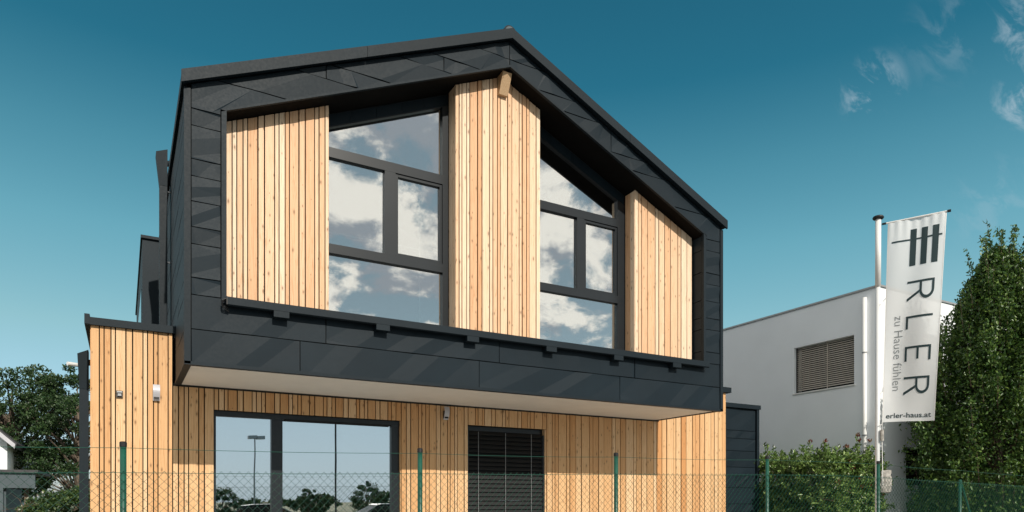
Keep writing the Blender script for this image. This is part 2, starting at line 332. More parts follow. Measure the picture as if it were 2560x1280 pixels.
def metal_panel(poly, to3, parent, name='panel', amp=.009, ncrease=None, gap=.0055, depth=.016, mat='anthracite', rnd=random):
    """one folded sheet: flat outline, random shallow creases, folded back edges. to3(u, v, out) -> world"""
    p2 = inset(poly, gap)
    if area(p2) < .004: return None
    bm = bmesh.new(); vs = [bm.verts.new((x, z, 0)) for x, z in p2]; bm.faces.new(vs)
    xs = [p[0] for p in p2]; zs = [p[1] for p in p2]; w = max(xs) - min(xs); h = max(zs) - min(zs)
    n = ncrease if ncrease is not None else max(2, min(8, int(w / .3)))
    tilt = rnd.choice([rnd.uniform(24, 46), rnd.uniform(30, 52), rnd.uniform(100, 118)]) if w > h * 1.2 else rnd.uniform(12, 34)
    lines = []
    for k in range(n):                      # near-parallel creases that never cross inside the sheet
        f = (k + rnd.uniform(.25, .75)) / n; ang = R(tilt + rnd.uniform(-5, 5))
        px, pz = (min(xs) + w * f, min(zs) + h * .5) if w > h * 1.2 else (min(xs) + w * .5, min(zs) + h * f)
        no = Vector((-math.sin(ang), math.cos(ang), 0)); lines.append((Vector((px, pz, 0)), no, amp * (1 if k % 2 else -1) * rnd.uniform(.4, 1)))
        bmesh.ops.bisect_plane(bm, geom=bm.verts[:] + bm.edges[:] + bm.faces[:], plane_co=(px, pz, 0), plane_no=no, dist=1e-4)
    bmesh.ops.triangulate(bm, faces=bm.faces[:])
    for v in bm.verts:
        hit = [a for p, no, a in lines if abs((v.co.x - p.x) * no.x + (v.co.y - p.y) * no.y) < 2e-4]
        off = hit[0] if hit else rnd.uniform(-.3, .3) * amp
        v.co.z = off
    b_edges = [e for e in bm.edges if e.is_boundary]
    ex = bmesh.ops.extrude_edge_only(bm, edges=b_edges)
    for v in [g for g in ex['geom'] if isinstance(g, bmesh.types.BMVert)]: v.co.z = -depth
    bm.normal_update()
    world = [Vector(to3(v.co.x, v.co.y, v.co.z)) for v in bm.verts]
    c = sum(world, Vector()) / len(world); c.z = min(p.z for p in world)
    for v, p in zip(bm.verts, world): v.co = p - c
    bmesh.ops.recalc_face_normals(bm, faces=bm.faces[:])
    me = bpy.data.meshes.new(name); bm.to_mesh(me); bm.free()
    return finish(name, me, mat, parent, c)

def holes_wall(a0, a1, z0, z1, openings):
    """rectangles covering [a0,a1]x[z0,z1] minus the openings (a0,a1,z0,z1)"""
    cuts = sorted({a0, a1, *[o[0] for o in openings], *[o[1] for o in openings]}); out = []
    for l, r in zip(cuts, cuts[1:]):
        zs = z0
        for o in sorted([o for o in openings if o[0] <= l + 1e-6 and o[1] >= r - 1e-6], key=lambda o: o[2]):
            if o[2] > zs + 1e-6: out.append((l, r, zs, o[2]))
            zs = o[3]
        if zs < z1 - 1e-6: out.append((l, r, zs, z1))
    return out

# ================================================================ SETTING
def ground():
    m = MB(); m.add([(-900, -900, 0), (900, -900, 0), (900, 900, 0), (-900, 900, 0)], [(0, 1, 2, 3)])
    tag(m.build('ground', 'lawn', fix=False), 'flat grassy ground around the houses', kind='structure')
    m = MB(); m.add([(-60, -26, .004), (80, -26, .004), (80, 3.2, .004), (-60, 3.2, .004)], [(0, 1, 2, 3)])
    tag(m.build('road', 'asphalt', fix=False), 'grey asphalt road and parking area', kind='structure')
    m = MB(); m.box(-60, 80, 3.2, 3.34, 0, .12); tag(m.build('kerb', 'paving'), 'long concrete kerb', kind='structure')
    m = MB(); m.add([(-60, 3.34, .1), (80, 3.34, .1), (80, 5.6, .1), (-60, 5.6, .1)], [(0, 1, 2, 3)]); m.box(-60, 80, 5.6, 5.7, 0, .11)
    tag(m.build('pavement', 'paving', fix=False), 'light concrete pavement along the fence', kind='structure')
    m = MB(); m.add([(-6, 5.72, .006), (26, 5.72, .006), (26, 9.5, .006), (-6, 9.5, .006)], [(0, 1, 2, 3)])  # out of view; widened and lightened to bounce sun onto soffit and neighbour
    tag(m.build('terrace', 'gravel', fix=False), 'unseen pale gravel strip in front of the houses, widened to bounce light', kind='structure')
ground()

# ================================================================ TIMBER HOUSE
YF, YW, YP, YG, YB = 8.28, 9.85, 8.50, 8.75, 19.5       # box face, ground floor cladding, pier face, glazing, back
XL, XR, XM = .587, 8.678, 4.632                         # box left, right, ridge
ZB = 3.11                                               # underside of the box
SL = .4435
def z_out(x): return 6.125 + SL * (min(x, 2 * XM - x) - XL)          # underside of the roof verge on the face
def z_in(x): return 5.945 + SL * (min(x, 2 * XM - x) - 1.011)        # soffit of the opening
house = thing('timber_house', (4.6, 9.85, 0), 'modern house with larch boards and a dark metal gable box on top', 'house')
rnd = random.Random(11)

# ---- upper storey box: structural ring + folded sheet panels
uw = MB()
uw.box(XL + .02, XR - .02, YF + .02, 14, ZB + .02, 3.83)
uw.box(XL + .02, 1.011, YF + .02, 14, 3.83, 5.95); uw.box(8.255, XR - .02, YF + .02, 14, 3.83, 5.95)
uw.prism_y([(XL + .02, 5.95), (1.011, 5.945), (XM, z_in(XM)), (XM, z_out(XM)), (XL + .02, z_out(XL + .02))], YF + .02, 14)
uw.prism_y([(XR - .02, 5.95), (XR - .02, z_out(XL + .02)), (XM, z_out(XM)), (XM, z_in(XM)), (8.255, 5.945)], YF + .02, 14)
uw.prism_y([(1.0, 3.8), (8.26, 3.8), (8.26, 5.95), (XM, z_in(XM) + .01), (1.0, 5.95)], 13.8, 14.05)
box_core = uw.build('upper_wall', 'backing', house)
rear = MB(); rear.prism_y([(XL + .02, 3.7), (XR - .02, 3.7), (XR - .02, z_out(XL + .02)), (XM, z_out(XM)), (XL + .02, z_out(XL + .02))], 14.05, YB)
rear.build('rear_wall', 'frame_dark', house)
rows = [3.11, 3.482, 3.858, 4.045, 4.412, 4.60, 4.878, 5.154, 5.34, 5.706, 5.89, 6.268, 6.645, 6.83, 7.20, 7.385, 7.665, 8.1]
face3 = lambda u, v, o: (u, YF - o, v)
ZO = 3.858
left_sub = [(.652, ZO), (.955, ZO), (.955, z_in(.955) + .03), (XM, z_in(XM) + .03), (XM, z_out(XM)), (.652, z_out(.652))]
right_sub = [(8.29, ZO), (8.618, ZO), (8.618, z_out(8.618)), (XM, z_out(XM)), (XM, z_in(XM) + .03), (8.29, z_in(8.29) + .03)]
vj = {12: (2.122, None), 14: (3.651, None), 13: (None, 6.372)}
for i in range(len(rows) - 1):
    z0, z1 = rows[i], rows[i + 1]
    if i < 2:
        xs = [.652, 1.815, 4.164, 6.538, 8.618] if i == 0 else [.652, 2.118, 4.468, 6.822, 8.618]
        for a, b in zip(xs, xs[1:]):
            metal_panel([(a, z0), (b, z0), (b, z1), (a, z1)], face3, box_core, rnd=rnd, amp=.0095, ncrease=rnd.choice([4, 5, 6]) if b - a > 2 else 3)
        continue
    for side, sub in enumerate((left_sub, right_sub)):
        p = clip(clip(sub, 0, 1, z1), 0, -1, -z0)
        if len(p) < 3: continue
        x = vj.get(i, (None, None))[side]
        for q in ([clip(p, 1, 0, x), clip(p, -1, 0, -x)] if x else [p]):
            if len(q) >= 3: metal_panel(q, face3, box_core, rnd=rnd, amp=.009, ncrease=(1 if z1 - z0 < .25 else 2) if i < 10 else 3)
# left side of the box (faces -X), rows run on round the corner
side3 = lambda u, v, o: (XL + .006 - o, u, v)
for i in range(len(rows) - 1):
    z0, z1 = rows[i], min(rows[i + 1], 6.12)
    if z0 > 6.1: break
    ys = [8.35, 8.35 + [1.5, 2.4, .9, 1.9][i % 4]]
    while ys[-1] < YB: ys.append(min(YB, ys[-1] + 2.36))
    for a, b in zip(ys, ys[1:]):
        if b - a > .1 and (z0 > 3.8 or a < 9.9): metal_panel([(a, z0), (b if z0 > 3.8 else min(b, 9.84), z0), (b if z0 > 3.8 else min(b, 9.84), z1), (a, z1)], side3, box_core, rnd=rnd, amp=.002, ncrease=2)
# right jamb of the opening (faces -X)
jamb3 = lambda u, v, o: (8.242 - o, u, v)
for z0, z1 in zip([3.86, 4.05, 4.41, 4.6, 4.88, 5.34, 5.7], [4.05, 4.41, 4.6, 4.88, 5.34, 5.7, 5.93]):
    metal_panel([(YF + .035, z0), (YG, z0), (YG, z1), (YF + .035, z1)], jamb3, box_core, rnd=rnd, amp=.003, ncrease=1, depth=.012)
# corner strips and opening trim
t = MB(); t.box(XL - .004, .648, YF - .012, YF + .06, ZB - .012, z_out(XL) - .03); t.build('corner_strip', 'anthracite_trim', box_core)
t = MB(); t.box(8.622, XR + .004, YF - .012, YF + .06, ZB - .012, z_out(XL) - .03); t.build('corner_strip', 'anthracite_trim', box_core)
t = MB(); t.box(.958, 1.011, YF - .022, YF + .1, 3.80, 5.945); t.build('opening_trim', 'anthracite_trim', box_core)
t = MB(); t.box(8.236, 8.287, YF - .022, YF + .03, 3.86, 5.945); t.build('opening_trim', 'anthracite_trim', box_core)
for sgn in (0, 1):
    f = (lambda x: x) if not sgn else (lambda x: 2 * XM - x)
    t = MB(); t.prism_y([(f(.958), 5.947 - (1.011 - .958) * SL), (f(XM), z_in(XM)), (f(XM), z_in(XM) + .028), (f(.958), z_in(.958) + .028)], YF - .022, YF + .1)
    t.build('opening_trim', 'anthracite_trim', box_core)
# roof: two slabs with verge boards, ridge vent, snow guard
roof = MB()
for sgn in (0, 1):
    f = (lambda x: x) if not sgn else (lambda x: 2 * XM - x)
    roof.prism_y([(f(XL - .03), z_out(XL - .03) + .012), (f(XM), z_out(XM) + .012), (f(XM), z_out(XM) + .12), (f(XL - .03), z_out(XL - .03) + .12)], YF - .05, YB + .1)
roof = roof.build('roof', 'anthracite_trim', house)
for sgn in (0, 1):
    f = (lambda x: x) if not sgn else (lambda x: 2 * XM - x)
    cuts = [XL - .035, 2.6, XM]
    for a, b in zip(cuts, cuts[1:]):
        a2, b2 = a + (.002 if a > 1 else 0), b - (.002 if b < 4 else 0)
        off = .135 / math.hypot(1, SL) * SL * .0
        t = MB(); t.prism_y([(f(a2), z_out(a2) - .006), (f(b2), z_out(b2) - .006), (f(b2), z_out(b2) + .128), (f(a2), z_out(a2) + .128)], YF - .085, YF - .053)
        t.build('verge_board', 'anthracite_trim', roof)
t = MB()
prof = [(XM + .105 * math.cos(R(a)), z_out(XM) + .085 + .115 * math.sin(R(a))) for a in range(0, 181, 15)]
t.prism_y(prof, YF - .02, YB); t.build('ridge_cap', 'anthracite_trim', roof)
t = MB(); pr = [(XM + .078 * math.cos(R(a)), z_out(XM) + .10 + .083 * math.sin(R(a))) for a in range(0, 181, 15)]
t.prism_y(pr, YF - .026, YF - .021); t.build('ridge_vent_grille', 'shed_grey', roof)
t = MB(); xg = 8.27; zg = z_out(xg) + .12; t.prism_y([(xg - .06, zg - .02), (xg + .03, zg - .04), (xg + .045, zg + .07), (xg + .02, zg + .06)], 8.5, 8.53); t.build('snow_guard', 'anthracite_trim', roof)
# soffit under the overhang
t = MB(); t.box(.66, 8.61, YF + .07, YW + .05, ZB - .006, ZB + .018); t.build('soffit', 'soffit_white', house)
t = MB(); t.box(XL - .002, 8.68, YF - .012, YF + .068, ZB - .022, ZB + .016); t.build('drip_edge', 'anthracite_trim', house)
for x0, x1 in ((XL - .002, .66), (8.61, 8.68)):
    t = MB(); t.box(x0, x1, YF + .07, YW + .05, ZB - .016, ZB + .014); t.build('drip_edge', 'anthracite_trim', house)
# sill rail with brackets
t = MB(); t.prism_x([(8.165, 3.772), (8.19, 3.76), (8.30, 3.80), (8.30, 3.875), (8.19, 3.862), (8.165, 3.855)], 1.012, 8.275)
rail = t.build('sill_rail', 'anthracite_trim', house)
t = MB(); t.box(1.0, 1.010, 8.17, 8.29, 3.77, 3.86); t.build('rail_end_cap', 'black', rail)
t = MB()
for k in range(3): t.tube([(1.0, 8.2 + .02 * k, 3.84), (.955, 8.2, 3.82 - .02 * k), (.965, 8.22, 3.77 - .015 * k), (1.03, 8.25, 3.75 - .02 * k)], .006, 5)
t.build('cable', 'black', rail)
for x in (1.585, 2.79, 4.02, 5.245, 6.43, 7.58):
    t = MB(); t.box(x - .085, x + .085, 8.168, 8.268, 3.70, 3.785); t.build('rail_bracket', 'anthracite_trim', rail)
t = MB(); t.box(1.0, 8.25, 8.31, 8.86, 3.80, 3.842); t.build('sill', 'anthracite_trim', house)

# ---- larch piers
def boards(parent, xs, zlo, ztop, y, mat, gap=.0145, openings=(), rr=rnd, thick=.024):
    """one plank per measured interval; zlo / ztop are functions of x"""
    for i, (a, b) in enumerate(zip(xs, xs[1:])):
        dy = rr.choice([0, 0, .004, .009]); g = gap / 2 if b - a > .055 else .0055
        a2, b2 = a + g, b - g; top = ztop
        lo = zlo
        for o in openings:
            if a >= o[0] - .002 and b <= o[1] + .002: lo = o[3]
        t = MB(); t.prism_y([(a2, lo), (b2, lo), (b2, top(b2)), (a2, top(a2))], y + dy, y + thick + .012)
        t.build('plank', mat, parent)
def pier(xs, left_side, bx0, bx1):
    t = MB(); zt = lambda x: z_in(x) - .02
    poly = [(bx0, 3.85), (bx1, 3.85), (bx1, zt(bx1))] + ([(XM, zt(XM))] if bx0 < XM < bx1 else []) + [(bx0, zt(bx0))]
    t.prism_y(poly, YP + .03, YG + .1); p = t.build('pier', 'backing', house)
    xs2 = []
    for a, b in zip(xs, xs[1:]): xs2.append(a)
    xs2.append(xs[-1])
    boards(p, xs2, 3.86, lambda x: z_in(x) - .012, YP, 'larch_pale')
    if left_side:
        for y0, y1 in ((YP + .012, YP + .11), (YP + .118, YP + .235)):
            t = MB(); t.prism_x([(y0, 3.86), (y1, 3.86), (y1, z_in(bx0) - .015), (y0, z_in(bx0) - .015)], bx0 - .022, bx0 - .002)
            t.build('plank', 'larch_pale', p)
    return p
pier([1.02, 1.1, 1.149, 1.219, 1.268, 1.382, 1.455, 1.571, 1.619, 1.691, 1.74, 1.852, 1.926, 2.04, 2.091, 2.165, 2.214], False, 1.02, 2.21)
pier([3.924, 3.973, 4.012, 4.085, 4.132, 4.25, 4.318, 4.435, 4.486, 4.56, 4.605, 4.722, 4.793, 4.915, 4.961, 5.031, 5.078, 5.196, 5.268], True, 3.946, 5.262)
pier([7.003, 7.074, 7.144, 7.269, 7.427, 7.5, 7.62, 7.743, 7.903, 7.972, 8.099, 8.215], True, 7.025, 8.21)
# ridge beam end, cut back at the foot
t = MB(); zr = z_in(XM)
x0, x1 = XM - .075, XM + .065
t.add([(x0, 8.33, zr - .035), (x1, 8.33, zr - .035), (x1, 8.45, zr - .29), (x0, 8.45, zr - .29), (x0, 8.6, zr - .035), (x1, 8.6, zr - .035), (x1, 8.6, zr - .29), (x0, 8.6, zr - .29)],
      [(0, 3, 2, 1), (4, 5, 6, 7), (0, 1, 5, 4), (1, 2, 6, 5), (2, 3, 7, 6), (3, 0, 4, 7)])
t.build('ridge_beam', 'beam_wood', house)

# ---- gable glazing
def gable_window(x0, x1, mull, rframe, left_first):
    zh = lambda x: z_in(x) - .175                     # underside of the header
    w = MB(); w.prism_y([(x0, zh(x0)), (x1, zh(x1)), (x1, z_in(x1) - .005), (x0, z_in(x0) - .005)], YG + .01, YG + .16)
    win = w.build('gable_window', 'frame_dark', house)
    # header clad in small dark sheets
    n = 5
    for k in range(n):
        a, b = x0 + (x1 - x0) * k / n, x0 + (x1 - x0) * (k + 1) / n
        metal_panel([(a, zh(a) + .012), (b, zh(b) + .012), (b, z_in(b) - .02), (a, z_in(a) - .02)], lambda u, v, o: (u, YG + .006 - o, v), win, 'header_sheet', amp=.002, ncrease=0, gap=.002, depth=.008, rnd=rnd)
    zt1 = (4.36 - EYE + EYE, 4.48); 
    Z1, Z2, Z3, Z4 = 4.745, 4.862, 5.958, 6.083        # transoms: lower 4.745-4.862, upper 5.958-6.083
    def bar(xa, xb, za, zb, y0=YG, y1=YG + .09, nm='frame_bar'):
        if callable(zb): t = MB(); t.prism_y([(xa, za), (xb, za), (xb, zb(xb)), (xa, zb(xa))], y0, y1)
        else: t = MB(); t.box(xa, xb, y0, y1, za, zb)
        t.build(nm, 'frame_dark', win)
    fl = .06
    bar(x0, x0 + fl, 3.845, lambda x: zh(x) + .004); bar(x1 - rframe, x1, 3.845, lambda x: zh(x) + .004)
    bar(x0 + fl, x1 - rframe, Z1, Z2, YG - .004); bar(x0 + fl, x1 - rframe, Z3, Z4, YG - .004); bar(x0 + fl, x1 - rframe, 3.845, 3.90)
    bar(mull[0], mull[1], Z2 + .001, Z3 - .001, YG - .002)
    # opening sash on one side of the mullion
    sx0, sx1 = (mull[1] + .004, x1 - rframe - .004)
    for (a, b, c, d) in ((sx0, sx0 + .035, Z2 + .004, Z3 - .004), (sx1 - .035, sx1, Z2 + .004, Z3 - .004), (sx0 + .036, sx1 - .036, Z2 + .004, Z2 + .04), (sx0 + .036, sx1 - .036, Z3 - .04, Z3 - .004)):
        bar(a, b, c, d, YG + .012, YG + .06, 'sash_bar')
    gy = YG + .045
    def pane(poly):
        t = MB(); t.prism_y(poly, gy, gy + .008); t.build('pane', 'glass_upper', win).rotation_euler = (rnd.uniform(-.003, .003), 0, rnd.uniform(-.004, .004))
    pane([(x0 + fl, 3.9), (x1 - rframe, 3.9), (x1 - rframe, Z1), (x0 + fl, Z1)])
    pane([(x0 + fl, Z2), (mull[0], Z2), (mull[0], Z3), (x0 + fl, Z3)])
    pane([(sx0 + .035, Z2 + .04), (sx1 - .035, Z2 + .04), (sx1 - .035, Z3 - .04), (sx0 + .035, Z3 - .04)])
    pane([(x0 + fl, Z4), (x1 - rframe, Z4), (x1 - rframe, zh(x1 - rframe)), (x0 + fl, zh(x0 + fl))])
    return win
w1 = gable_window(2.214, 3.922, (3.01, 3.16), .085, True)
w2 = gable_window(5.27, 7.001, (6.08, 6.216), .14, False)
t = MB(); t.box(2.0, 8.2, 8.85, 13.8, 3.83, 3.85); t.build('floor', 'interior', house)
# things seen through the upper glass
t = MB(); t.tube([(3.62, 9.05, 3.86), (3.62, 9.05, 6.05)], .010, 6); t.tube([(2.3, 9.05, 5.12), (3.9, 9.05, 5.12)], .010, 6)
tag(t.build('glazing_cross_bar', 'white_paint', w1), 'thin pale cross bars behind the glass')
mon = thing('computer_monitor', (5.62, 9.15, 4.3), 'pale back of a screen behind the lower right gable pane', 'monitor')
t = MB(); t.box(5.36, 5.86, 9.15, 9.18, 3.99, 4.32); t.build('screen_back', 'white_paint', mon)
t = MB(); t.box(5.56, 5.62, 9.18, 9.21, 3.9, 4.02); t.box(5.48, 5.72, 9.1, 9.28, 3.88, 3.895); t.build('stand', 'grey_metal', mon)
dk = thing('desk', (5.8, 9.4, 3.85), 'low white desk inside behind the right gable window', 'desk')
t = MB(); t.box(5.2, 6.6, 9.0, 9.7, 3.856, 3.878); t.build('desk_top', 'white_paint', dk)
t = MB(); t.tube([(6.3, 9.3, 5.02), (7.4, 9.3, 5.42)], .02, 6)
tag(t.build('wall_rail', 'white_paint', w2), 'slanting pale rail behind the glass')

# ---- ground floor
O1 = (1.054, 3.65, .12, 2.81); O2 = (4.76, 6.227, .12, 2.81)
gw = MB()
for a, b, c, d in holes_wall(-.32, 10.40, 0, 3.70, [O1, O2]): gw.box(a, b, YW + .04, YW + .3, c, d)
gw.box(-.32, -.07, YW + .3, YB, 0, 3.7); gw.box(10.15, 10.40, YW + .3, YB, 0, 3.7); gw.box(-.07, 10.15, YB - .25, YB, 0, 3.7)
gw.box(-.07, 10.15, 14.5, 14.7, 0, 3.05)
ground_wall = gw.build('ground_floor_wall', 'backing', house)
t = MB(); t.box(-.3, 10.38, YW + .31, YB - .26, 3.02, 3.08); t.build('ceiling', 'interior', house)
t = MB(); t.box(-.3, 10.38, YW + .31, YB - .26, .0, .03); t.build('floor', 'interior', house)
xs = [-.341, -.244, -.196, -.121, -.075, .039, .112, .227, .276, .345, .394, .511, .561, .629, .697, .747, .868, .936, 1.054, 1.108, 1.179, 1.223, 1.34, 1.415, 1.528, 1.581, 1.65, 1.699, 1.818,
      1.891, 2.007, 2.058, 2.129, 2.176, 2.292, 2.363, 2.485, 2.535, 2.606, 2.657, 2.768, 2.843, 2.961, 3.009, 3.083, 3.13, 3.25, 3.319, 3.441, 3.491, 3.565, 3.65, 3.73, 3.799, 3.921, 3.975,
      4.041, 4.096, 4.214, 4.289, 4.407, 4.449, 4.526, 4.573, 4.692, 4.76, 4.89, 4.934, 5.012, 5.05, 5.177, 5.25, 5.376, 5.434, 5.497, 5.664, 5.735, 5.855, 5.901, 5.981, 6.145, 6.227, 6.335, 6.39,
      6.461, 6.624, 6.696, 6.819, 6.939, 7.109, 7.185, 7.306, 7.424, 7.603, 7.679, 7.791, 7.911, 8.086, 8.155, 8.275, 8.399, 8.563, 8.638, 8.769, 8.882, 9.046, 9.115, 9.241, 9.368, 9.528, 9.609,
      9.723, 9.848, 10.014, 10.105, 10.206, 10.326, 10.43]
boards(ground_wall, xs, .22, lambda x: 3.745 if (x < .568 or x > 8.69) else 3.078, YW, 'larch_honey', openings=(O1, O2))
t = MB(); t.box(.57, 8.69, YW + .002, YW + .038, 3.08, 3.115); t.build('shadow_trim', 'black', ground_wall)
# side cladding of the wings (left one is only grazed by the view)
y = YW + .03; k = 0
while y < 14:
    w_ = [.11, .05, .075, .05, .115, .07][k % 6]; k += 1
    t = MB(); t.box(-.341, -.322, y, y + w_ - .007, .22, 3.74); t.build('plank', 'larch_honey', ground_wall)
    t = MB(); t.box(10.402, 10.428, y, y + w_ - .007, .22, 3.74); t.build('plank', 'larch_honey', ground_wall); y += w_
# copings of the two flat roofs
for x0, x1 in ((-.385, XL), (XR, 10.50)):
    t = MB(); t.prism_x([(YW - .045, 3.745), (YW + .35, 3.745), (YW + .35, 3.87), (YW - .045, 3.835)], x0, x1); t.build('coping', 'anthracite_trim', house)
t = MB(); t.box(-.40, -.345, YW - .05, YB, 3.75, 3.87); t.build('coping', 'anthracite_trim', house)
t = MB(); t.box(10.25, 10.52, YW - .05, YB, 3.75, 3.852); t.build('coping', 'anthracite_trim', house)
t = MB(); t.box(-.15, XL - .02, YW + .35, YB, 3.69, 3.74); t.box(XR + .02, 10.25, YW + .35, YB, 3.69, 3.74); t.build('flat_roof', 'roof_dark', house)

# ---- ground floor windows
def frame_bar(p, x0, x1, y0, y1, z0, z1, nm='frame_bar', mat='frame_dark'):
    t = MB(); t.box(x0, x1, y0, y1, z0, z1); return t.build(nm, mat, p)
def sliding_window():
    x0, x1, z0, z1 = O1; y = YW + .085
    w = MB(); w.box(x0 + .002, x1 - .002, y - .004, y + .1, z1 - .075, z1 - .002); win = w.build('sliding_window', 'frame_dark', house)
    frame_bar(win, x0 + .002, x0 + .03, y, y + .1, z0, z1 - .076); frame_bar(win, x1 - .13, x1 - .002, y, y + .1, z0, z1 - .076)
    frame_bar(win, 1.79, 1.94, y - .002, y + .1, z0 + .06, z1 - .076, 'mullion'); frame_bar(win, x0 + .031, x1 - .131, y + .002, y + .1, z0, z0 + .06)
    for a, b in ((x0 + .03, 1.79), (1.94, x1 - .13)):
        t = MB(); t.box(a, b, y + .04, y + .05, z0 + .06, z1 - .076); t.build('pane', 'glass_lower', win)
    t = MB(); t.box(1.80, 1.825, y - .05, y - .002, 1.0, 1.26); t.build('handle', 'black', win)
    t = MB(); t.box(x1 - .006, x1 + .003, YW + .03, YW + .09, z0, z1); t.build('reveal', 'larch_honey', win)
    # bottom rail of the drawn up blind peeping out under the head
    t = MB(); t.box(1.96, x1 - .14, y - .03, y - .008, z1 - .088, z1 - .07); t.build('blind_rail', 'blind_dark', win)
sliding_window()
def blind_window():
    x0, x1, z0, z1 = O2; y = YW + .12
    w = MB(); w.box(x0 + .002, x1 - .002, y, y + .1, z1 - .09, z1 - .002); win = w.build('blind_window', 'frame_dark', house)
    frame_bar(win, x0 + .002, x0 + .07, y, y + .1, z0, z1 - .091); frame_bar(win, x1 - .09, x1 - .002, y, y + .1, z0, z1 - .091); frame_bar(win, x0 + .071, x1 - .091, y, y + .1, z0, z0 + .07)
    t = MB(); t.box(x0 + .07, x1 - .09, y + .05, y + .06, z0 + .07, z1 - .091); t.build('pane', 'glass_lower', win)
    t = MB(); t.box(x1 - .02, x1 + .004, YW + .03, YW + .119, z0, z1 - .004); t.build('reveal', 'larch_honey', win)
    for xx in (x0 + .004, x1 - .05): frame_bar(win, xx, xx + .025, YW + .05, YW + .09, z0, z1 - .1, 'guide_rail')
    me = None; n = 37
    for k in range(n):
        zc = z1 - .115 - k * .07
        if zc < z0 + .03: break
        t = MB(); c = math.cos(R(66)); s_ = math.sin(R(66)); pr = []
        for q in np.linspace(-1, 1, 5): pr.append((YW + .07 + q * .036 * c, zc + q * .036 * s_ + .006 * (1 - q * q)))
        t.prism_x(pr + [(a, b - .0025) for a, b in pr[::-1]], x0 + .032, x1 - .052); t.build('slat', 'blind_dark', win)
    for xx in (4.955, 5.45, 5.94):
        t = MB(); t.tube([(xx, YW + .03, z0 + .05), (xx, YW + .03, z1 - .1)], .0035, 5); t.build('cord', 'grey_metal', win)
blind_window()

# ---- downpipes with hoppers
def downpipe(x0, x1, y, zb, zt, hz, flare):
    t = MB(); t.box(x0, x1, y, y + .12, zb, zt); p = t.build('downpipe', 'anthracite_trim', house)
    t = MB(); xm = x0 - flare
    v = [(x0, y - .004, zt), (x1, y - .004, zt), (x1, y + .13, zt), (x0, y + .13, zt), (xm, y - .05, hz - .06), (x1, y - .05, hz), (x1, y + .16, hz), (xm, y + .16, hz - .06)]
    t.add(v, [(0, 3, 2, 1), (4, 5, 6, 7), (0, 1, 5, 4), (1, 2, 6, 5), (2, 3, 7, 6), (3, 0, 4, 7)]); t.build('hopper', 'anthracite_trim', p)
    t = MB(); t.tube([(x1 - .02, y + .06, hz - .16), (x1 + .14, y + .06, hz - .12)], .04, 10); t.build('spout', 'anthracite_trim', p)
    z = zb + .12
    while z < zt:
        t = MB(); t.box(x1 - .005, x1 + .045, y + .04, y + .06, z, z + .02); t.build('pipe_clip', 'steel', p); z += 1.0
downpipe(.455, .555, 10.9, 3.86, 6.05, 6.55, .045)
downpipe(-.50, -.395, 10.85, .1, 3.1, 3.62, .02)
# ---- dormer-like bay on the far left wall and its cap
t = MB(); t.box(.29, XL - .012, 13, 18.4, 3.86, 5.96); bay = t.build('side_bay', 'anthracite', house)
t = MB(); t.box(.265, XL, 12.96, 18.45, 5.962, 6.01); t.build('bay_cap', 'anthracite_trim', bay)
t = MB(); t.box(.278, .292, 13.3, 18.0, 3.9, 5.2); t.build('bay_pane', 'car_glass', bay)
# ---- low metal annex behind the right wing
t = MB(); t.box(10.41, 12.70, 11.13, YB, 0, 3.70); annex = t.build('annex_wall', 'frame_dark', house)
ax3 = lambda u, v, o: (u, 11.10 - o, v)
ar = [.05, .42, .61, .98, 1.35, 1.54, 1.91, 2.18, 2.37, 2.74, 3.02, 3.20, 3.7]
for i, (z0, z1) in enumerate(zip(ar, ar[1:])):
    xs_ = [10.44] + ([12.05 - .37 * (i % 3)] if i % 2 == 0 and i < 11 else []) + [12.68]
    for a, b in zip(xs_, xs_[1:]): metal_panel([(a, z0), (b, z0), (b, z1), (a, z1)], ax3, annex, rnd=rnd, amp=.008, ncrease=4)
t = MB(); t.box(12.69, 12.77, 11.06, 11.2, .02, 3.70); t.build('corner_strip', 'anthracite_trim', annex)
t = MB(); t.box(10.42, 12.80, 11.04, 11.4, 3.705, 3.80); t.box(12.55, 12.80, 11.4, YB, 3.705, 3.80); t.build('annex_coping', 'anthracite_trim', annex)

# ---- small things screwed to the wall
def wall_lamp(x, z, label):
    o = thing('wall_lamp', (x, YW, z), label, 'lamp', 'curved wall lamps on the boards')
    pr = []
    for q in np.linspace(0, 1, 9): pr.append((YW - .03 - .075 * (1 - (1 - q) ** 2) * (1 if q < .75 else 1) + .055 * max(0, q - .55) ** 1.2 * 2, z + .20 * q))
    t = MB(); t.prism_x(pr + [(a + .006, b) for a, b in pr[::-1]], x - .04, x + .04); t.build('lamp_shield', 'lamp_grey', o)
    t = MB(); t.box(x - .03, x + .03, YW - .06, YW + .002, z + .02, z + .14); t.build('lamp_body', 'black', o)
wall_lamp(.375, 2.87, 'curved pale wall lamp on the lit boards of the left wing')
wall_lamp(4.36, 2.86, 'curved pale wall lamp in the shade under the overhang')
ms = thing('motion_sensor', (-.03, YW, 2.885), 'small black motion sensor on the left wing boards', 'sensor')
t = MB(); t.box(-.066, .006, YW - .03, YW - .001, 2.885, 2.967); t.build('sensor_housing', 'black', ms)
t = MB(); t.box(-.05, -.01, YW - .05, YW - .031, 2.9, 2.95); t.tube([(-.058, YW - .05, 2.945), (-.002, YW - .05, 2.945)], .014, 8); t.build('sensor_lens', 'grey_metal', ms)
sc = thing('security_camera', (-.58, 10.95, 3.38), 'small white camera sticking out behind the left downpipe', 'camera')
t = MB(); t.tube([(-.40, 11.0, 3.43), (-.60, 11.0, 3.435)], .012, 6); t.build('arm', 'white_paint', sc)
t = MB(); t.tube([(-.52, 10.98, 3.435), (-.635, 10.9, 3.43)], .026, 10); t.build('camera_head', 'white_paint', sc)

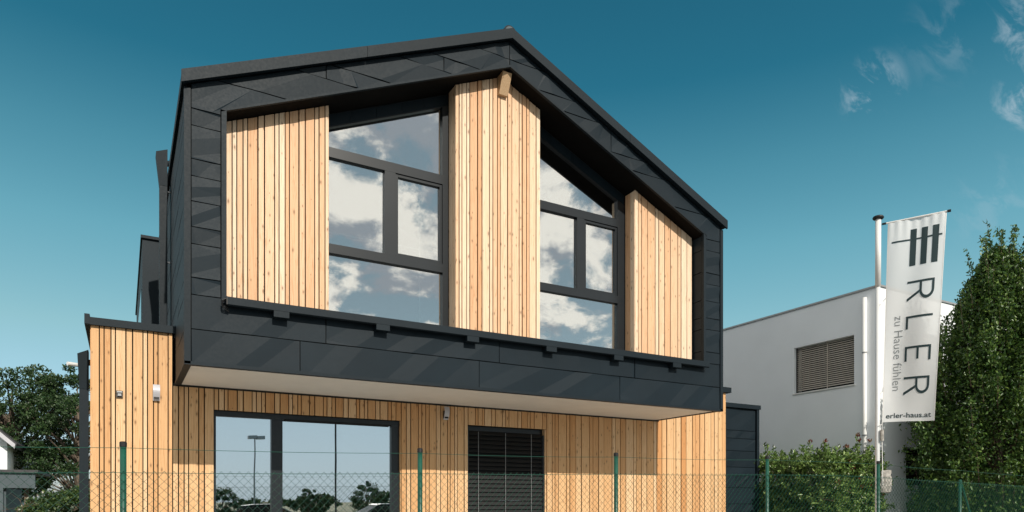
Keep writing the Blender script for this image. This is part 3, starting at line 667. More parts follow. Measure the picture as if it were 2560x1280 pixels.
# ================================================================ WHITE NEIGHBOUR
nb = thing('white_neighbour_house', (17, 10, 0), 'white rendered flat-roofed house behind the banner', 'house')
NX, NY = 14.92, 9.55
nl = MB(); OW = (10.16, 11.82, 4.34, 5.50)
for a, b, c, d in holes_wall(NY, 17.5, 0, 6.46, [OW]): nl.box(NX, NX + .3, a, b, c, d)
OF = [(16.6, 17.45, 4.35, 5.62), (15.955, 18.1, 1.98, 2.84)]
for a, b, c, d in holes_wall(NX + .3, 24, 0, 6.46, OF): nl.box(a, b, NY, NY + .3, c, d)
nl.box(NX + .31, 24, NY + .31, 17.5, 6.2, 6.44)
nl.build('wall', 'render_white', nb)
t = MB(); t.box(NX + .32, 24, NY + .32, 17.4, 0, 6.2); t.build('inner_core', 'backing', nb)
t = MB(); t.box(NX - .03, NX + .33, NY - .03, 17.53, 6.462, 6.505); t.box(NX + .331, 24, NY - .03, NY + .33, 6.462, 6.505); t.build('roof_edge', 'grey_metal', nb)
# upper left window with a closed taupe blind
t = MB(); t.box(NX - .03, NX + .12, OW[0] - .03, OW[1] + .03, OW[2] - .03, OW[2] + .001); t.build('window_sill', 'white_paint', nb)
def roller(parent, axis, a0, a1, z0, z1, at, mat, pitch=.05):
    m = MB(); z = z1 - .01
    while z - pitch > z0:
        pr = [(at + .03, z), (at + .033, z - .004), (at - .004, z - pitch * .74), (at - .008, z - pitch * .70)]
        (m.prism_y if axis == 'x' else m.prism_x)(pr, a0, a1)
        z -= pitch
    return tag(m.build('blind_slats', mat, parent), kind='stuff')
roller(nb, 'x', OW[0] + .02, OW[1] - .02, OW[2] + .02, OW[3], NX + .10, 'blind_taupe')
t = MB(); t.box(NX + .086, NX + .092, 10.92, 10.94, OW[2] + .03, OW[3]); t.build('cord', 'blind_taupe', nb)
for y0, y1 in ((OW[0], OW[0] + .018), (OW[1] - .018, OW[1])):
    t = MB(); t.box(NX + .08, NX + .15, y0, y1, OW[2], OW[3]); t.build('window_frame', 'frame_dark', nb)
roller(nb, 'y', OF[0][0] + .02, OF[0][1] - .02, OF[0][2], OF[0][3], NY + .1, 'blind_taupe')
for x0, x1 in ((OF[0][1] - .05, OF[0][1]),):
    t = MB(); t.box(x0, x1, NY + .05, NY + .15, OF[0][2], OF[0][3]); t.build('window_frame', 'frame_dark', nb)
roller(nb, 'y', OF[1][0] + .01, OF[1][1] - .02, OF[1][2], OF[1][3], NY + .08, 'blind_brown')
t = MB(); t.box(OF[0][0] - .02, OF[0][1] + .02, NY - .03, NY + .1, OF[0][2] - .03, OF[0][2]); t.build('window_sill', 'white_paint', nb)
t = MB(); t.tube([(NX - .06, 9.86, .1), (NX - .06, 9.86, 6.28)], .05, 12); dp = t.build('downpipe', 'white_paint', nb, smooth=True)
for z in (1.2, 3.1, 5.0):
    t = MB(); t.lathe([(.056, 0), (.056, .03)], (NX - .06, 9.86, z), 12); t.build('pipe_clip', 'grey_metal', dp)

# ================================================================ FENCE
FY = 6.41
fen = thing('chain_link_fence', (6, FY, 0), 'green chain link fence with round posts in front of the house', 'fence')
ftop = lambda x: 1.83 + .0165 * min(x, 9) - .02 * max(0, x - 9)
FX0, FX1 = -4.9, 19.7
posts = [-4.95, -2.47, .006, 2.568, 5.003, 7.552, 10.0, 12.24, 14.75, 17.25, 19.7]
for x in posts:
    tall = .235 if x < 10.5 else .03
    t = MB(); t.tube([(x, FY, 0), (x, FY, ftop(x) + tall)], .024, 12, cap=True); p = t.build('post', 'fence_green', fen, smooth=True)
    t = MB(); t.lathe([(.0275, 0), (.0275, .035), (.02, .043)], (x, FY, ftop(x) + tall - .025), 12); t.build('post_cap', 'black' if x < 10.5 else 'fence_green', p)
t = MB(); t.tube([(12.28, FY, ftop(12.24) - .02), (13.3, FY, 0)], .018, 8); t.build('brace', 'fence_green', fen)
def wire(z_off, r, name, sag=.012):
    pts = []
    for a, b in zip(posts, posts[1:]):
        for q in (0, .25, .5, .75): pts.append((a + (b - a) * q, FY - .027, ftop(a + (b - a) * q) + z_off - sag * 4 * q * (1 - q)))
    t = MB(); t.tube(pts, r, 5); t.build(name, 'fence_green', fen)
wire(.20, .0022, 'tension_wire'); wire(.0, .0024, 'tension_wire', .006); wire(-.85, .0024, 'tension_wire', .004)
def mesh_net():
    px = .0365; n = int((FX1 - FX0) / px); vs = []; fs = []; r = .0019
    rowsN = 25; hz = .073
    for c in range(n):                      # each wire zigzags half a diamond and hooks its neighbour
        x = FX0 + c * px; zt = ftop(x); o = len(vs); m_ = rowsN * 2 + 1
        for k in range(m_):
            sg = 1 if (k + c) % 2 == 0 else -1
            a, b, z = x + sg * px * .52, FY - .027 + sg * .002, zt - k * hz * .5 + (.014 if k == 0 else 0)
            vs += [(a, b - r, z), (a + r, b + r * .6, z), (a - r, b + r * .6, z)]
        for k in range(m_ - 1):
            for q in range(3): i = o + k * 3 + q; j = o + k * 3 + (q + 1) % 3; fs.append((i, j, j + 3, i + 3))
    m = MB(); m.v = vs; m.f = fs; tag(m.build('mesh', 'fence_green', fen, fix=False), kind='stuff')
mesh_net()

# ================================================================ FLAGPOLE + BANNER
PX, PY = 10.76, 6.9
pole = thing('flag_pole', (PX, PY, 0), 'white flag pole with black cap carrying the banner', 'flag pole')
t = MB(); t.tube([(PX - .03, PY, 0), (PX - .005, PY, 5.1)], .036, 16); t.build('lower_tube', 'pole_white', pole, smooth=True)
t = MB(); t.tube([(PX - .005, PY, 5.1), (PX, PY, 6.22)], .044, 16); t.build('upper_sleeve', 'white_paint', pole, smooth=True)
t = MB(); t.lathe([(.03, 0), (.075, .01), (.088, .03), (.075, .052), (.03, .066)], (PX, PY, 6.2), 18); t.build('cap', 'black', pole, smooth=True)
AD = Vector((.445, -.8955, 0)); NRM = Vector((-.8955, -.445, 0))     # banner runs along AD, its face looks along NRM
A0 = Vector((PX, PY, 6.115)) + AD * .055
t = MB(); t.tube([A0, A0 + AD * .06], .018, 8); t.build('arm_joint', 'black', pole)
t = MB(); t.tube([A0 + AD * .06, A0 + AD * .90], .015, 8); t.build('arm', 'white_paint', pole)
t = MB(); t.tube([A0 + AD * .902, A0 + AD * .95], .022, 8); t.build('arm_end', 'black', pole)
BW, BH = .81, 3.24
def bpt(u, v, off=0):
    """point of the cloth: u across from the pole, v downward"""
    wdt = BW * (1 - .10 * v)
    wave = .014 * math.sin(u * 9 + v * 3) * (1 - .4 * v) + .03 * v * math.sin(u * 4.2 - v * 5 + 1.0) + .006 * math.sin(u * 42) * max(0, 1 - v * 7) + .05 * math.sin(v * 3.1) * u
    p = A0 + AD * (.085 + u * wdt - .03 * v) + NRM * (wave + off + .05 * v * (u - .2)) + Vector((0, 0, -.005 - v * BH + .012 * math.sin(u * 3 + 1) * v))
    p += Vector((-.05 * v, .03 * v, 0))
    return p
ban = thing('banner', tuple(A0 + AD * .5 - Vector((0, 0, BH))), 'tall white banner with dark vertical lettering hanging from the pole', 'banner')
NU, NV = 44, 90
m = MB(); m.v = [tuple(bpt(i / NU, j / NV)) for j in range(NV + 1) for i in range(NU + 1)]
m.f = [(j * (NU + 1) + i, j * (NU + 1) + i + 1, (j + 1) * (NU + 1) + i + 1, (j + 1) * (NU + 1) + i) for j in range(NV) for i in range(NU)]
m.build('cloth', 'banner_cloth', ban, smooth=True, fix=False)
m = MB()
for e in (0, 1):
    m = MB(); a = (0.0, .022) if e == 0 else (.985, 1.0)
    for j in range(NV): m.add([bpt(a[0], j / NV, .003), bpt(a[1], j / NV, .003), bpt(a[1], (j + 1) / NV, .003), bpt(a[0], (j + 1) / NV, .003)], [(0, 1, 2, 3)])
    m.build('hem', 'white_paint', ban, fix=False)
def on_banner(polys, tris, name, mat, label=None):
    """flat lettering in (u, v) laid on the cloth"""
    bm = bmesh.new()
    for p in polys: bm.faces.new([bm.verts.new((q[0], q[1], 0)) for q in p])
    if tris:
        vs = [bm.verts.new((q[0], q[1], 0)) for q in tris[0]]
        for f in tris[1]:
            try: bm.faces.new([vs[i] for i in f])
            except ValueError: pass
    us = [v.co.x for v in bm.verts]; vv = [v.co.y for v in bm.verts]
    for i in range(1, NU):
        if min(us) < i / NU < max(us): bmesh.ops.bisect_plane(bm, geom=bm.verts[:] + bm.edges[:] + bm.faces[:], plane_co=(i / NU, 0, 0), plane_no=(1, 0, 0), dist=1e-6)
    for j in range(1, NV):
        if min(vv) < j / NV < max(vv): bmesh.ops.bisect_plane(bm, geom=bm.verts[:] + bm.edges[:] + bm.faces[:], plane_co=(0, j / NV, 0), plane_no=(0, 1, 0), dist=1e-6)
    mb = MB(); idx = {v: k for k, v in enumerate(bm.verts)}
    mb.v = [tuple(bpt(v.co.x, v.co.y, .0045)) for v in bm.verts]; mb.f = [tuple(idx[v] for v in f.verts) for f in bm.faces]; bm.free()
    o = mb.build(name, mat, ban, fix=False); tag(o, label); return o
def rect(u0, u1, v0, v1): return [(u0, v0), (u1, v0), (u1, v1), (u0, v1)]
asp = BW / BH
for a_ in (.405, .595, .785): on_banner([rect(a_, a_ + .107, .054, .236)], None, 'emblem_bar', 'dark_ink')
for a_, b_ in ((.08, .4048), (.5122, .5948), (.7022, .7848), (.8922, .95)): on_banner([rect(a_, b_, .1005, .1085)], None, 'emblem_line', 'dark_ink')
# big letters, reading downward: letter x -> v, letter y -> u (base line at u = UB)
UB, UT, TH = .385, .865, .042
def stroke_letter(kind, v0, width):
    th_v = TH * asp; P = []; hu = UT - UB
    if kind == 'L': P = [rect(UB, UT, v0, v0 + th_v), rect(UB, UB + TH, v0 + th_v, v0 + width)]
    if kind == 'E': P = [rect(UB, UT, v0, v0 + th_v), rect(UB, UB + TH, v0 + th_v, v0 + width), rect(UT - TH, UT, v0 + th_v, v0 + width), rect(UB + hu * .5 - TH / 2, UB + hu * .5 + TH / 2, v0 + th_v, v0 + width * .88)]
    if kind == 'R':
        P = [rect(UB, UT, v0, v0 + th_v)]
        cu = UT - hu * .27; ro = hu * .27; ri = ro - TH; vs_ = v0 + width * .52
        P += [rect(cu + ri, UT, v0 + th_v, vs_), rect(cu - ro, cu - ri, v0 + th_v, vs_)]
        for k in range(10):
            a0, a1 = -90 + 18 * k, -90 + 18 * (k + 1); kk = (width * .44) / (ro * asp)
            P.append([(cu + ri * math.sin(R(a0)), vs_ + (ri * math.cos(R(a0))) * asp * kk * .97), (cu + ro * math.sin(R(a0)), vs_ + ro * math.cos(R(a0)) * asp * kk),
                      (cu + ro * math.sin(R(a1)), vs_ + ro * math.cos(R(a1)) * asp * kk), (cu + ri * math.sin(R(a1)), vs_ + (ri * math.cos(R(a1))) * asp * kk * .97)])
        P.append([(cu - ro, vs_ - th_v * .3), (cu - ro, vs_ + th_v), (UB, v0 + width + th_v * .2), (UB, v0 + width - th_v * 1.15)])
    return P
for kd, v0, wd in (('R', .312, .098), ('L', .484, .064), ('E', .633, .073), ('R', .782, .088)): on_banner(stroke_letter(kd, v0, wd), None, 'letter', 'dark_ink')
def text_mesh(s, bold=0):
    cu = bpy.data.curves.new('t', 'FONT'); cu.body = s; cu.size = 1; cu.offset = bold; cu.resolution_u = 3
    o = bpy.data.objects.new('t', cu); me = o.to_mesh()
    v = [(p.co.x, p.co.y) for p in me.vertices]; f = [tuple(p.vertices) for p in me.polygons]; o.to_mesh_clear(); bpy.data.objects.remove(o); bpy.data.curves.remove(cu)
    return v, f
def lay_text(s, u0, u1, v0, v1, down, mat, bold):
    v, f = text_mesh(s, bold); xs = [p[0] for p in v]; ys = [p[1] for p in v]; a, b, c, d = min(xs), max(xs), min(ys), max(ys)
    if down: q = [(u0 + (y - c) / (d - c) * (u1 - u0), v0 + (x - a) / (b - a) * (v1 - v0)) for x, y in v]
    else: q = [(u0 + (x - a) / (b - a) * (u1 - u0), v1 - (y - c) / (d - c) * (v1 - v0)) for x, y in v]
    on_banner([], (q, f), 'lettering', mat)
lay_text('zu Hause fühlen', .175, .335, .475, .845, True, 'grey_ink', -.008)
lay_text('erler-haus.at', .07, .93, .957, .982, False, 'dark_ink', .012)
# ties, line, weight and stained bag
for z in (4.9, 3.45):
    v_ = (A0.z - z) / BH; e = bpt(0, v_); t = MB(); t.tube([(PX - .02, PY - .05, z - .1), (PX + .03, PY - .06, z - .05), e], .006, 5); t.build('tie', 'white_paint', ban)
e = bpt(0, 1)
t = MB(); t.tube([(PX - .05, PY - .045, e.z - .05), e - Vector((0, 0, .03)), e], .007, 5); t.tube([e, e - Vector((.0, 0, .25))], .005, 5); t.build('tie', 'white_paint', ban)
t = MB(); t.tube([e - Vector((0, 0, .12)), e - Vector((0, 0, .3))], .028, 8); t.build('weight', 'bag', ban)
t = MB(); t.tube([e - Vector((0, 0, .3)), e - Vector((-.02, 0, 1.02))], .006, 5); t.build('line', 'white_paint', ban)
bg_ = thing('rain_bag', (PX + .07, PY - .08, 1.75), 'dirty pale bag tied to the foot of the flag pole', 'bag')
t = MB(); rb = random.Random(3); nb_, nh_ = 10, 9; vs_ = []
for kz in range(nh_ + 1):                  # crumpled sleeve of plastic sheet
    for ka in range(nb_):
        a_ = 2 * math.pi * ka / nb_; f_ = kz / nh_; wx = .085 * (1 - .35 * abs(f_ - .45)) * rb.uniform(.8, 1.15)
        vs_.append((PX + .05 + .66 * wx * math.cos(a_) + .02 * (f_ - .5), PY - .10 - .75 * wx * math.cos(a_) + .028 * math.sin(a_) * rb.uniform(.4, 1.3), 1.74 + .36 * f_ + rb.uniform(-.015, .015)))
t.add(vs_, [(kz * nb_ + ka, kz * nb_ + (ka + 1) % nb_, (kz + 1) * nb_ + (ka + 1) % nb_, (kz + 1) * nb_ + ka) for kz in range(nh_) for ka in range(nb_)])
t.build('bag_body', 'bag', bg_)

# ================================================================ VEGETATION
def leaves(name, C, Nn, size, mat, parent, aspect=.42, up=None):
    """one mesh of folded, leaf-shaped faces. C centres (n,3), Nn preferred growth directions (n,3)"""
    n = len(C); rng = RNG
    d = Nn + rng.normal(0, .55, (n, 3)); d /= np.linalg.norm(d, axis=1)[:, None] + 1e-9
    a = rng.normal(0, 1, (n, 3)); w = np.cross(d, a); w /= np.linalg.norm(w, axis=1)[:, None] + 1e-9
    nn = np.cross(d, w); L_ = size * rng.uniform(.65, 1.3, n)[:, None]; Wd = L_ * aspect
    base = C - d * L_ * .5; tip = C + d * L_ * .5 + nn * L_ * -.12; mid = C + nn * L_ * .06
    l = mid + w * Wd * .5 + nn * L_ * .1; r = mid - w * Wd * .5 + nn * L_ * .1
    V = np.stack([base, l, tip, r], 1).reshape(-1, 3); org = np.array(WORG[parent.name]); 
    me = bpy.data.meshes.new(name); me.vertices.add(4 * n); me.vertices.foreach_set('co', (V - org).ravel())
    i = np.arange(n)[:, None] * 4; F = np.concatenate([i, i + 1, i + 2, i, i + 2, i + 3], 1).ravel()
    me.loops.add(6 * n); me.loops.foreach_set('vertex_index', F.astype(np.int32)); me.polygons.add(2 * n)
    me.polygons.foreach_set('loop_start', np.arange(0, 6 * n, 3, dtype=np.int32)); me.update(calc_edges=True); me.validate()
    return finish(name, me, mat, parent, Vector(org))
def unit(n): v = RNG.normal(0, 1, (n, 3)); return v / np.linalg.norm(v, axis=1)[:, None]

def hornbeam(x, y, h, rad, label):
    tr = thing('columnar_tree', (x, y, 0), label, 'tree')
    t = MB(); t.tube([(x, y, 0), (x + .03, y, 1.2), (x, y + .03, h * .5), (x + .04, y, h * .86)], [.14, .11, .07, .015], 10); t.build('trunk', 'bark', tr, smooth=True)
    prof = lambda q: np.interp(q, [0, .12, .3, .5, .7, .85, .95, 1], [.85, .98, 1, .96, .72, .38, .15, .04])   # radius along the height
    C = []; D = []; limbs = MB()
    z0 = .25
    for k in range(860):                    # upright sprays
        q = RNG.uniform(0, .97) ** .9; ang = RNG.uniform(0, 2 * math.pi); rr = rad * prof(q) * math.sqrt(RNG.uniform(.2, 1.0)) * RNG.uniform(.86, 1.07)
        bx, by, bz = x + rr * math.cos(ang), y + rr * math.sin(ang), z0 + q * (h - z0)
        ln = RNG.uniform(.5, 1.0) * (.75 if q > .8 else 1); lean = np.array([math.cos(ang) * .22, math.sin(ang) * .22, 1.0]); lean /= np.linalg.norm(lean)
        s0 = np.array([bx, by, bz]) - lean * ln * .5; s1 = s0 + lean * ln
        if k % 3 == 0: limbs.tube([(x, y, max(.4, bz - .9)), tuple(s0), tuple(s1)], [.018, .01, .003], 4, cap=False)
        m_ = int(150 * ln); f = RNG.uniform(0, 1, m_) ** .8; wd = .17 * (1 - f * .82)[:, None]
        C.append(s0 + (s1 - s0) * f[:, None] + RNG.normal(0, 1, (m_, 3)) * wd * np.array([1, 1, .8])); D.append(np.repeat((lean + 0)[None], m_, 0) * .7 + RNG.normal(0, .5, (m_, 3)))
    for k in range(95):                     # leader shoots that break the outline
        ang = RNG.uniform(0, 2 * math.pi); q = RNG.uniform(.55, .98); rr = rad * prof(q) * RNG.uniform(.5, 1.05)
        s0 = np.array([x + rr * math.cos(ang), y + rr * math.sin(ang), z0 + q * (h - z0)]); s1 = s0 + np.array([math.cos(ang) * .12, math.sin(ang) * .12, RNG.uniform(.4, 1.0)])
        limbs.tube([tuple(s0), tuple(s1)], [.006, .002], 4, cap=False); m_ = 40; f = RNG.uniform(0, 1, m_)
        C.append(s0 + (s1 - s0) * f[:, None] + RNG.normal(0, .03, (m_, 3))); D.append(np.repeat([[0, 0, .6]], m_, 0) + RNG.normal(0, .6, (m_, 3)))
    m_ = 16000; q = RNG.uniform(.02, .9, m_); ang = RNG.uniform(0, 2 * math.pi, m_); rr = rad * prof(q) * np.sqrt(RNG.uniform(.05, .72, m_))   # shaded inner foliage
    C.append(np.stack([x + rr * np.cos(ang), y + rr * np.sin(ang), z0 + q * (h - z0)], 1)); D.append(RNG.normal(0, 1, (m_, 3)))
    limbs.build('limbs', 'twig', tr, fix=False)
    leaves('crown', np.concatenate(C), np.concatenate(D), .078, 'leaf_hornbeam', tr, .55)
hornbeam(16.4, 7.8, 6.95, 1.72, 'dense upright green tree right of the banner')
def hornbeam2():
    hornbeam(18.9, 8.0, 6.2, 1.4, 'dense upright tree cut by the right edge of the picture')
hornbeam2()

def hedge():
    tr = thing('hedge', (13.8, 10.8, 0), 'glossy evergreen hedge with reddish shoots beside the white house', 'hedge')
    x0, x1, y0, y1, h = 12.86, 14.78, 9.35, 12.6, 2.45; C = []; D = []; limbs = MB(); RC = []; RD = []
    for k in range(2300):
        face = RNG.uniform()
        if face < .4: p = np.array([RNG.uniform(x0, x1), y0 + RNG.uniform(0, .35), RNG.uniform(.1, h)]); out = np.array([0, -1, .5])
        elif face < .75: p = np.array([x0 + RNG.uniform(0, .35), RNG.uniform(y0, y1), RNG.uniform(.1, h)]); out = np.array([-1, 0, .5])
        elif face < .92: p = np.array([RNG.uniform(x0, x1), RNG.uniform(y0, y1), h + RNG.uniform(-.3, .08)]); out = np.array([0, 0, 1.])
        else: p = np.array([RNG.uniform(x0, x1), RNG.uniform(y0, y1), RNG.uniform(.2, h)]); out = np.array([0, -.3, 1.])
        p += RNG.normal(0, .07, 3); dd = out + RNG.normal(0, .45, 3); dd /= np.linalg.norm(dd); ln = RNG.uniform(.15, .34); m_ = 20
        if k % 6 == 0: limbs.tube([tuple(p - dd * .4), tuple(p + dd * ln)], [.008, .003], 4, cap=False)
        f = RNG.uniform(0, 1, m_)[:, None]; side = unit(m_); C.append(p + dd * ln * f + side * .045); D.append(side * .9 + dd * .6)
    # long shoots along the top
    sh = [(13.0, 11.0, .55), (12.95, 10.6, .3), (13.0, 9.9, .45), (13.15, 9.7, .5), (13.3, 9.6, .45), (13.5, 9.6, .42), (13.75, 9.5, .35), (14.0, 9.5, .5), (14.15, 9.6, .62), (14.4, 9.5, .5), (14.5, 9.5, .3), (13.1, 11.6, .4), (13.0, 12.1, .3), (13.9, 9.8, .35)]
    for (x, y, l) in sh:
        dd = np.array([RNG.normal(0, .12), RNG.normal(0, .12), 1]); s0 = np.array([x, y, h - .1]); limbs.tube([tuple(s0), tuple(s0 + dd * (l + .1))], [.006, .002], 4, cap=False)
        m_ = 42; f = RNG.uniform(0, 1, m_)[:, None]; side = unit(m_); side[:, 2] = abs(side[:, 2]) * .6; C.append(s0 + dd * (l + .05) * f + side * .05); D.append(side + np.array([0, 0, .7]))
        if RNG.uniform() < .75: m_ = 9; side = unit(m_); RC.append(s0 + dd * (l + .1) + side * .03); RD.append(side * .4 + np.array([0, 0, 1.]))
    for k in range(14): p = np.array([RNG.uniform(x0, x1), y0 - .05, RNG.uniform(1.7, h)]); side = unit(5); RC.append(p + side * .04); RD.append(side)
    tag(limbs.build('stems', 'twig', tr, fix=False), kind='stuff')
    leaves('foliage', np.concatenate(C), np.concatenate(D), .088, 'leaf_laurel', tr, .38)
    o = leaves('young_leaves', np.concatenate(RC), np.concatenate(RD), .085, 'leaf_red', tr, .32); tag(o, 'reddish young leaves at the shoot tips')
    # dim woody core
    t = MB(); t.box(x0 + .45, x1 - .45, y0 + .45, y1 - .45, .2, h - .5); t.build('inner_wood', 'twig', tr)
hedge()

def broad_tree(x, y, h, rad, label, seed, leafm='leaf_far', size=.20, n=26000, cat='tree', zlow=.16, group=None, name='leafy_tree', clumps=95):
    global RNG
    RNG = np.random.default_rng(seed)
    tr = thing(name, (x, y, 0), label, cat, group)
    t = MB(); sk = RNG.normal(0, .12, 4); t.tube([(x, y, 0), (x + sk[0], y + sk[1], h * .25), (x + sk[2], y + sk[3], h * .5), (x + sk[0], y, h * .8)], [h * .028, h * .021, h * .013, h * .004], 9); t.build('trunk', 'bark', tr, smooth=True)
    limbs = MB(); C = []; D = []
    for k in range(clumps):
        u = unit(1)[0]; q = RNG.uniform(.45, 1) ** .5; zc = zlow + (1 - zlow) * .5; hh = h * (1 - zlow) * .5
        c = np.array([x, y, h * zc]) + u * np.array([rad, rad, hh * .92]) * q
        rr = rad * RNG.uniform(.10, .24); m_ = int(n / clumps * RNG.uniform(.5, 1.4)); v = unit(m_); f = RNG.uniform(.25, 1, m_)[:, None] ** .6
        C.append(c + v * f * rr * np.array([1.15, 1.15, .75])); D.append(v * .7 + np.array([0, 0, .1]))
        if k % 2 == 0: s0 = Vector((x + sk[0], y, max(h * .2, c[2] - rad * .7))); limbs.tube([s0, (s0 + Vector(c)) / 2 + Vector((0, 0, .1)), tuple(c)], [h * .009, h * .005, h * .0015], 5, cap=False)
    limbs.build('limbs', 'bark', tr, fix=False)
    leaves('crown', np.concatenate(C), np.concatenate(D), size, leafm, tr, .6); return tr
broad_tree(-4.6, 38.5, 8.2, 2.9, 'large dark leafy tree rising behind the grey shed', 3, size=.135, n=30000, clumps=150)
broad_tree(-1.7, 37.5, 8.0, 2.5, 'dark leafy tree half hidden behind the left downpipe', 5, size=.135, n=19000, clumps=95)
bush = broad_tree(-1.15, 17.9, 1.98, .85, 'bushy shrub with small pale flowers behind the fence on the left', 8, 'leaf_bush', .07, 12000, 'shrub', .02, name='flowering_shrub', clumps=60)
v = unit(60); v[:, 2] = abs(v[:, 2]); leaves('flowers', np.array([-1.15, 17.9, 1.0]) + v * np.array([.85, .85, .95]), v, .05, 'petal', bush, .9)
broad_tree(1.2, 47, 7.0, 3.2, 'pale distant tree seen between the trunks on the left', 9, 'leaf_bush', .3, 9000, clumps=50)

# ================================================================ LEFT BACKGROUND
lh = thing('gabled_house', (-7.6, 34, 0), 'white gabled house cut by the left edge of the picture', 'house')
ex, ez, rz, hx = -4.2, 3.75, 8.2, -8.4
t = MB(); t.prism_y([(-12.73, 0), (-4.07, 0), (-4.07, 4.0), (hx, 7.95), (-12.73, 4.0)], 34.5, 44); lw = t.build('wall', 'render_white', lh)
for s_ in (0, 1):
    f = (lambda x: x) if not s_ else (lambda x: 2 * hx - x)
    t = MB(); t.prism_y([(f(ex + .45), ez - .02), (f(ex + .5), ez + .18), (f(hx), rz + .18), (f(hx), rz - .06)], 34.0, 44.4); rf = t.build('roof', 'roof_dark', lh)
    t = MB(); t.prism_y([(f(ex + .44), ez - .04), (f(ex + .46), ez + .14), (f(hx), rz + .14), (f(hx), rz - .09)], 33.9, 33.995); t.build('verge_board', 'lamp_grey', lh)
t = MB(); t.box(-12.7, -4.065, 34.44, 34.49, 2.72, 2.85); t.build('base_band', 'shed_grey', lh)
for xx in (-7.2, -9.8):
    t = MB(); t.box(xx, xx + 1.0, 34.46, 34.52, 3.4, 4.7); wn = t.build('window', 'white_paint', lh); t = MB(); t.box(xx + .08, xx + .92, 34.44, 34.459, 3.48, 4.62); t.build('pane', 'car_glass', wn)
sh = thing('grey_shed', (-3.6, 25, 0), 'grey flat-roofed shed with a dark opening at the left edge', 'shed')
t = MB()
for a, b, c, d in holes_wall(-6.2, -2.2, 0, 2.42, [(-3.55, -3.35, 0, 2.0), (-2.95, -2.2, 0, 1.98)]): t.box(a, b, 24.2, 24.35, c, d)
t.box(-6.2, -6.05, 24.36, 28, 0, 2.42); t.box(-3.0, -2.9, 24.36, 28, 0, 1.98); t.box(-6.2, -2.9, 27.9, 28, 0, 2.42); t.build('wall', 'shed_grey', sh)
t = MB(); t.box(-6.3, -2.12, 24.1, 28.1, 2.421, 2.5); t.build('roof', 'roof_dark', sh)
t = MB(); t.box(-2.5, -2.4, 24.6, 24.7, 0, 2.42); t.build('post', 'bark', sh)
tw = thing('bare_twigs', (-2.2, 13.5, 0), 'bare reddish twigs at the lower left edge', 'shrub')
t = MB(); rt = random.Random(4)
for k in range(9):
    a = Vector((-1.95 + rt.uniform(-.25, .25), 13.5, 0)); b_ = a + Vector((rt.uniform(-.2, .45), rt.uniform(-.2, .2), rt.uniform(1.2, 1.6))); c_ = b_ + Vector((rt.uniform(-.15, .3), 0, rt.uniform(.05, .3)))
    t.tube([a, b_, c_], [.01, .006, .002], 5)
    for q in range(3): e = b_ + (c_ - b_) * rt.random(); t.tube([e, e + Vector((rt.uniform(-.15, .15), 0, rt.uniform(.03, .15)))], [.003, .001], 4)
tag(t.build('stems', 'twig', tw), kind='stuff')

# ================================================================ BEHIND THE CAMERA (seen mirrored in the panes)
lamp = thing('street_lamp', (7.9, -30, 0), 'tall street lamp mirrored in the left ground floor pane', 'street lamp')
t = MB(); t.tube([(7.9, -30, 0), (7.9, -30, 5.9)], [.07, .04], 10); t.build('mast', 'grey_metal', lamp)
for dx in (-.42, .1):
    t = MB(); t.prism_y([(7.9 + dx, 5.85), (7.9 + dx + .55, 5.9), (7.9 + dx + .55, 6.12), (7.9 + dx, 6.07)], -30.25, -29.8); t.build('lamp_head', 'grey_metal', lamp)
fp = thing('bare_mast', (7.0, -6, 0), 'slender dark mast mirrored in the wide ground floor pane', 'mast')
t = MB(); t.tube([(7.0, -6, 0), (7.0, -6, 5.7)], .035, 8); t.build('pole', 'frame_dark', fp); t = MB(); t.lathe([(.05, 0), (.08, .03), (.03, .07)], (7.0, -6, 5.7), 10); t.build('cap', 'black', fp)
for i, (x, y, h, r_, lb) in enumerate([(5.7, -28, 2.5, 1.2, 'small round tree mirrored in the left ground floor pane'), (11.2, -28, 2.7, .7, 'small tree mirrored left of the mast in the wide pane'),
                                       (15.6, -29, 3.1, 1.2, 'broad small tree mirrored at the right of the wide pane'), (22, -34, 4.2, 1.8, 'small tree beyond the parking area on the right'), (-4, -33, 4.4, 1.8, 'small tree beyond the parking area on the left')]):
    broad_tree(x, y, h, r_, lb, 20 + i, 'leaf_far', .1, 9000, zlow=.12, group='trees across the road', clumps=75)
for i in range(16):
    x = -50 + i * 9 + (i * 37 % 5); broad_tree(x, -75 - (i * 53 % 9), 1.9 + (i * 31 % 7) * .16, 3.6, 'low round tree in the far row across the road, number %s from its west end' % ('one two three four five six seven eight nine ten eleven twelve thirteen fourteen fifteen sixteen'.split()[i]), 60 + i, 'leaf_far', .55, 1500, zlow=.05, group='far row of trees across the road', clumps=26)
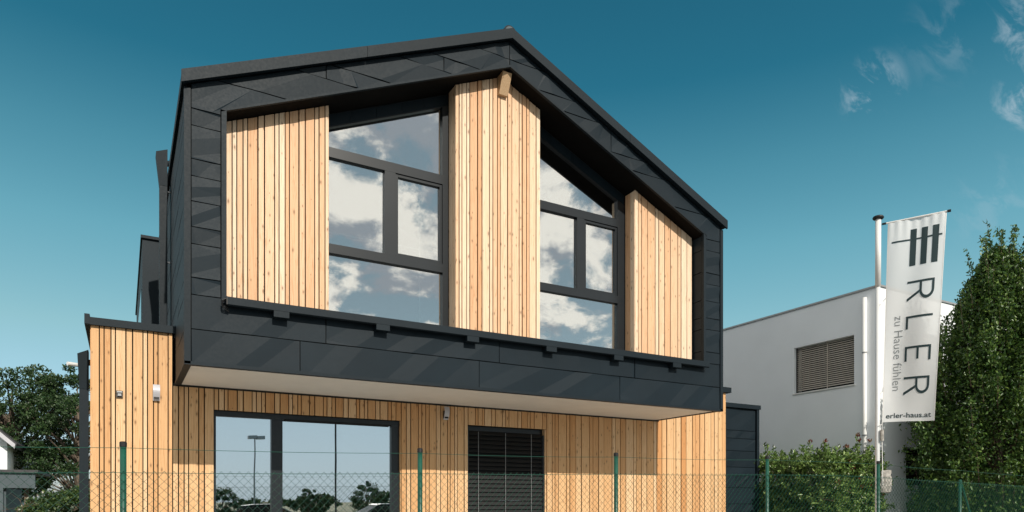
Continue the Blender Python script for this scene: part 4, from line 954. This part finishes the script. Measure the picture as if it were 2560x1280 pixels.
def car(x, y, ang, mat, label):
    c = thing('parked_car', (x, y, 0), label, 'car', 'cars parked across the road')
    M = Matrix.Translation((x, y, 0)) @ Matrix.Rotation(ang, 4, 'Z')
    st = [(-2.1, .55, .72, .78), (-1.95, .45, .88, .84), (-1.2, .3, .98, .88), (-.2, .28, 1.0, .9), (1.0, .28, .96, .9), (1.8, .32, .84, .86), (2.15, .5, .7, .74)]
    def loft(secs):
        m = MB(); vs = []; n = 8
        for (xx, zb, zt, hw) in secs:
            for (sy, sz) in ((-.9, 0), (-1, .3), (-1, .8), (-.86, 1), (.86, 1), (1, .8), (1, .3), (.9, 0)): vs.append(M @ Vector((xx, sy * hw, zb + sz * (zt - zb))))
        fs = [(i * n + k, i * n + (k + 1) % n, (i + 1) * n + (k + 1) % n, (i + 1) * n + k) for i in range(len(secs) - 1) for k in range(n)]
        fs += [tuple(range(n - 1, -1, -1)), tuple(range((len(secs) - 1) * n, len(secs) * n))]; m.add(vs, fs); return m
    loft(st).build('body', mat, c, smooth=False)
    loft([(-1.85, .86, .9, .74), (-1.3, .93, 1.36, .70), (-.9, .95, 1.41, .69), (.15, .95, 1.40, .69), (1.05, .92, .97, .76)]).build('windows', 'car_glass', c)
    loft([(-1.42, 1.362, 1.38, .64), (-.9, 1.412, 1.45, .66), (.1, 1.402, 1.44, .66), (.3, 1.352, 1.365, .64)]).build('roof', mat, c)
    for wx in (-1.35, 1.35):
        for wy in (-.84, .84):
            m = MB(); a = M @ Vector((wx, wy - .1, .32)); b = M @ Vector((wx, wy + .1, .32)); m.tube([a, b], .32, 16); w_ = m.build('wheel', 'rubber', c)
            m = MB(); e = M @ Vector((wx, wy * 1.0 + (.105 if wy > 0 else -.105), .32)); g = M @ Vector((wx, wy + (.112 if wy > 0 else -.112), .32)); m.tube([e, g], .2, 12); m.build('rim', 'steel', w_)
    for wy in (-.6, .6):
        m = MB(); p = M @ Vector((2.08, wy, .66)); m.tube([p, M @ Vector((2.13, wy, .66))], .08, 8); m.build('headlight', 'white_paint', c)
car(6.2, -14, R(8), 'car_silver', 'silver car mirrored low in the left ground floor pane')
car(12.0, -16, R(174), 'car_white', 'white car mirrored low at the right of the wide pane')
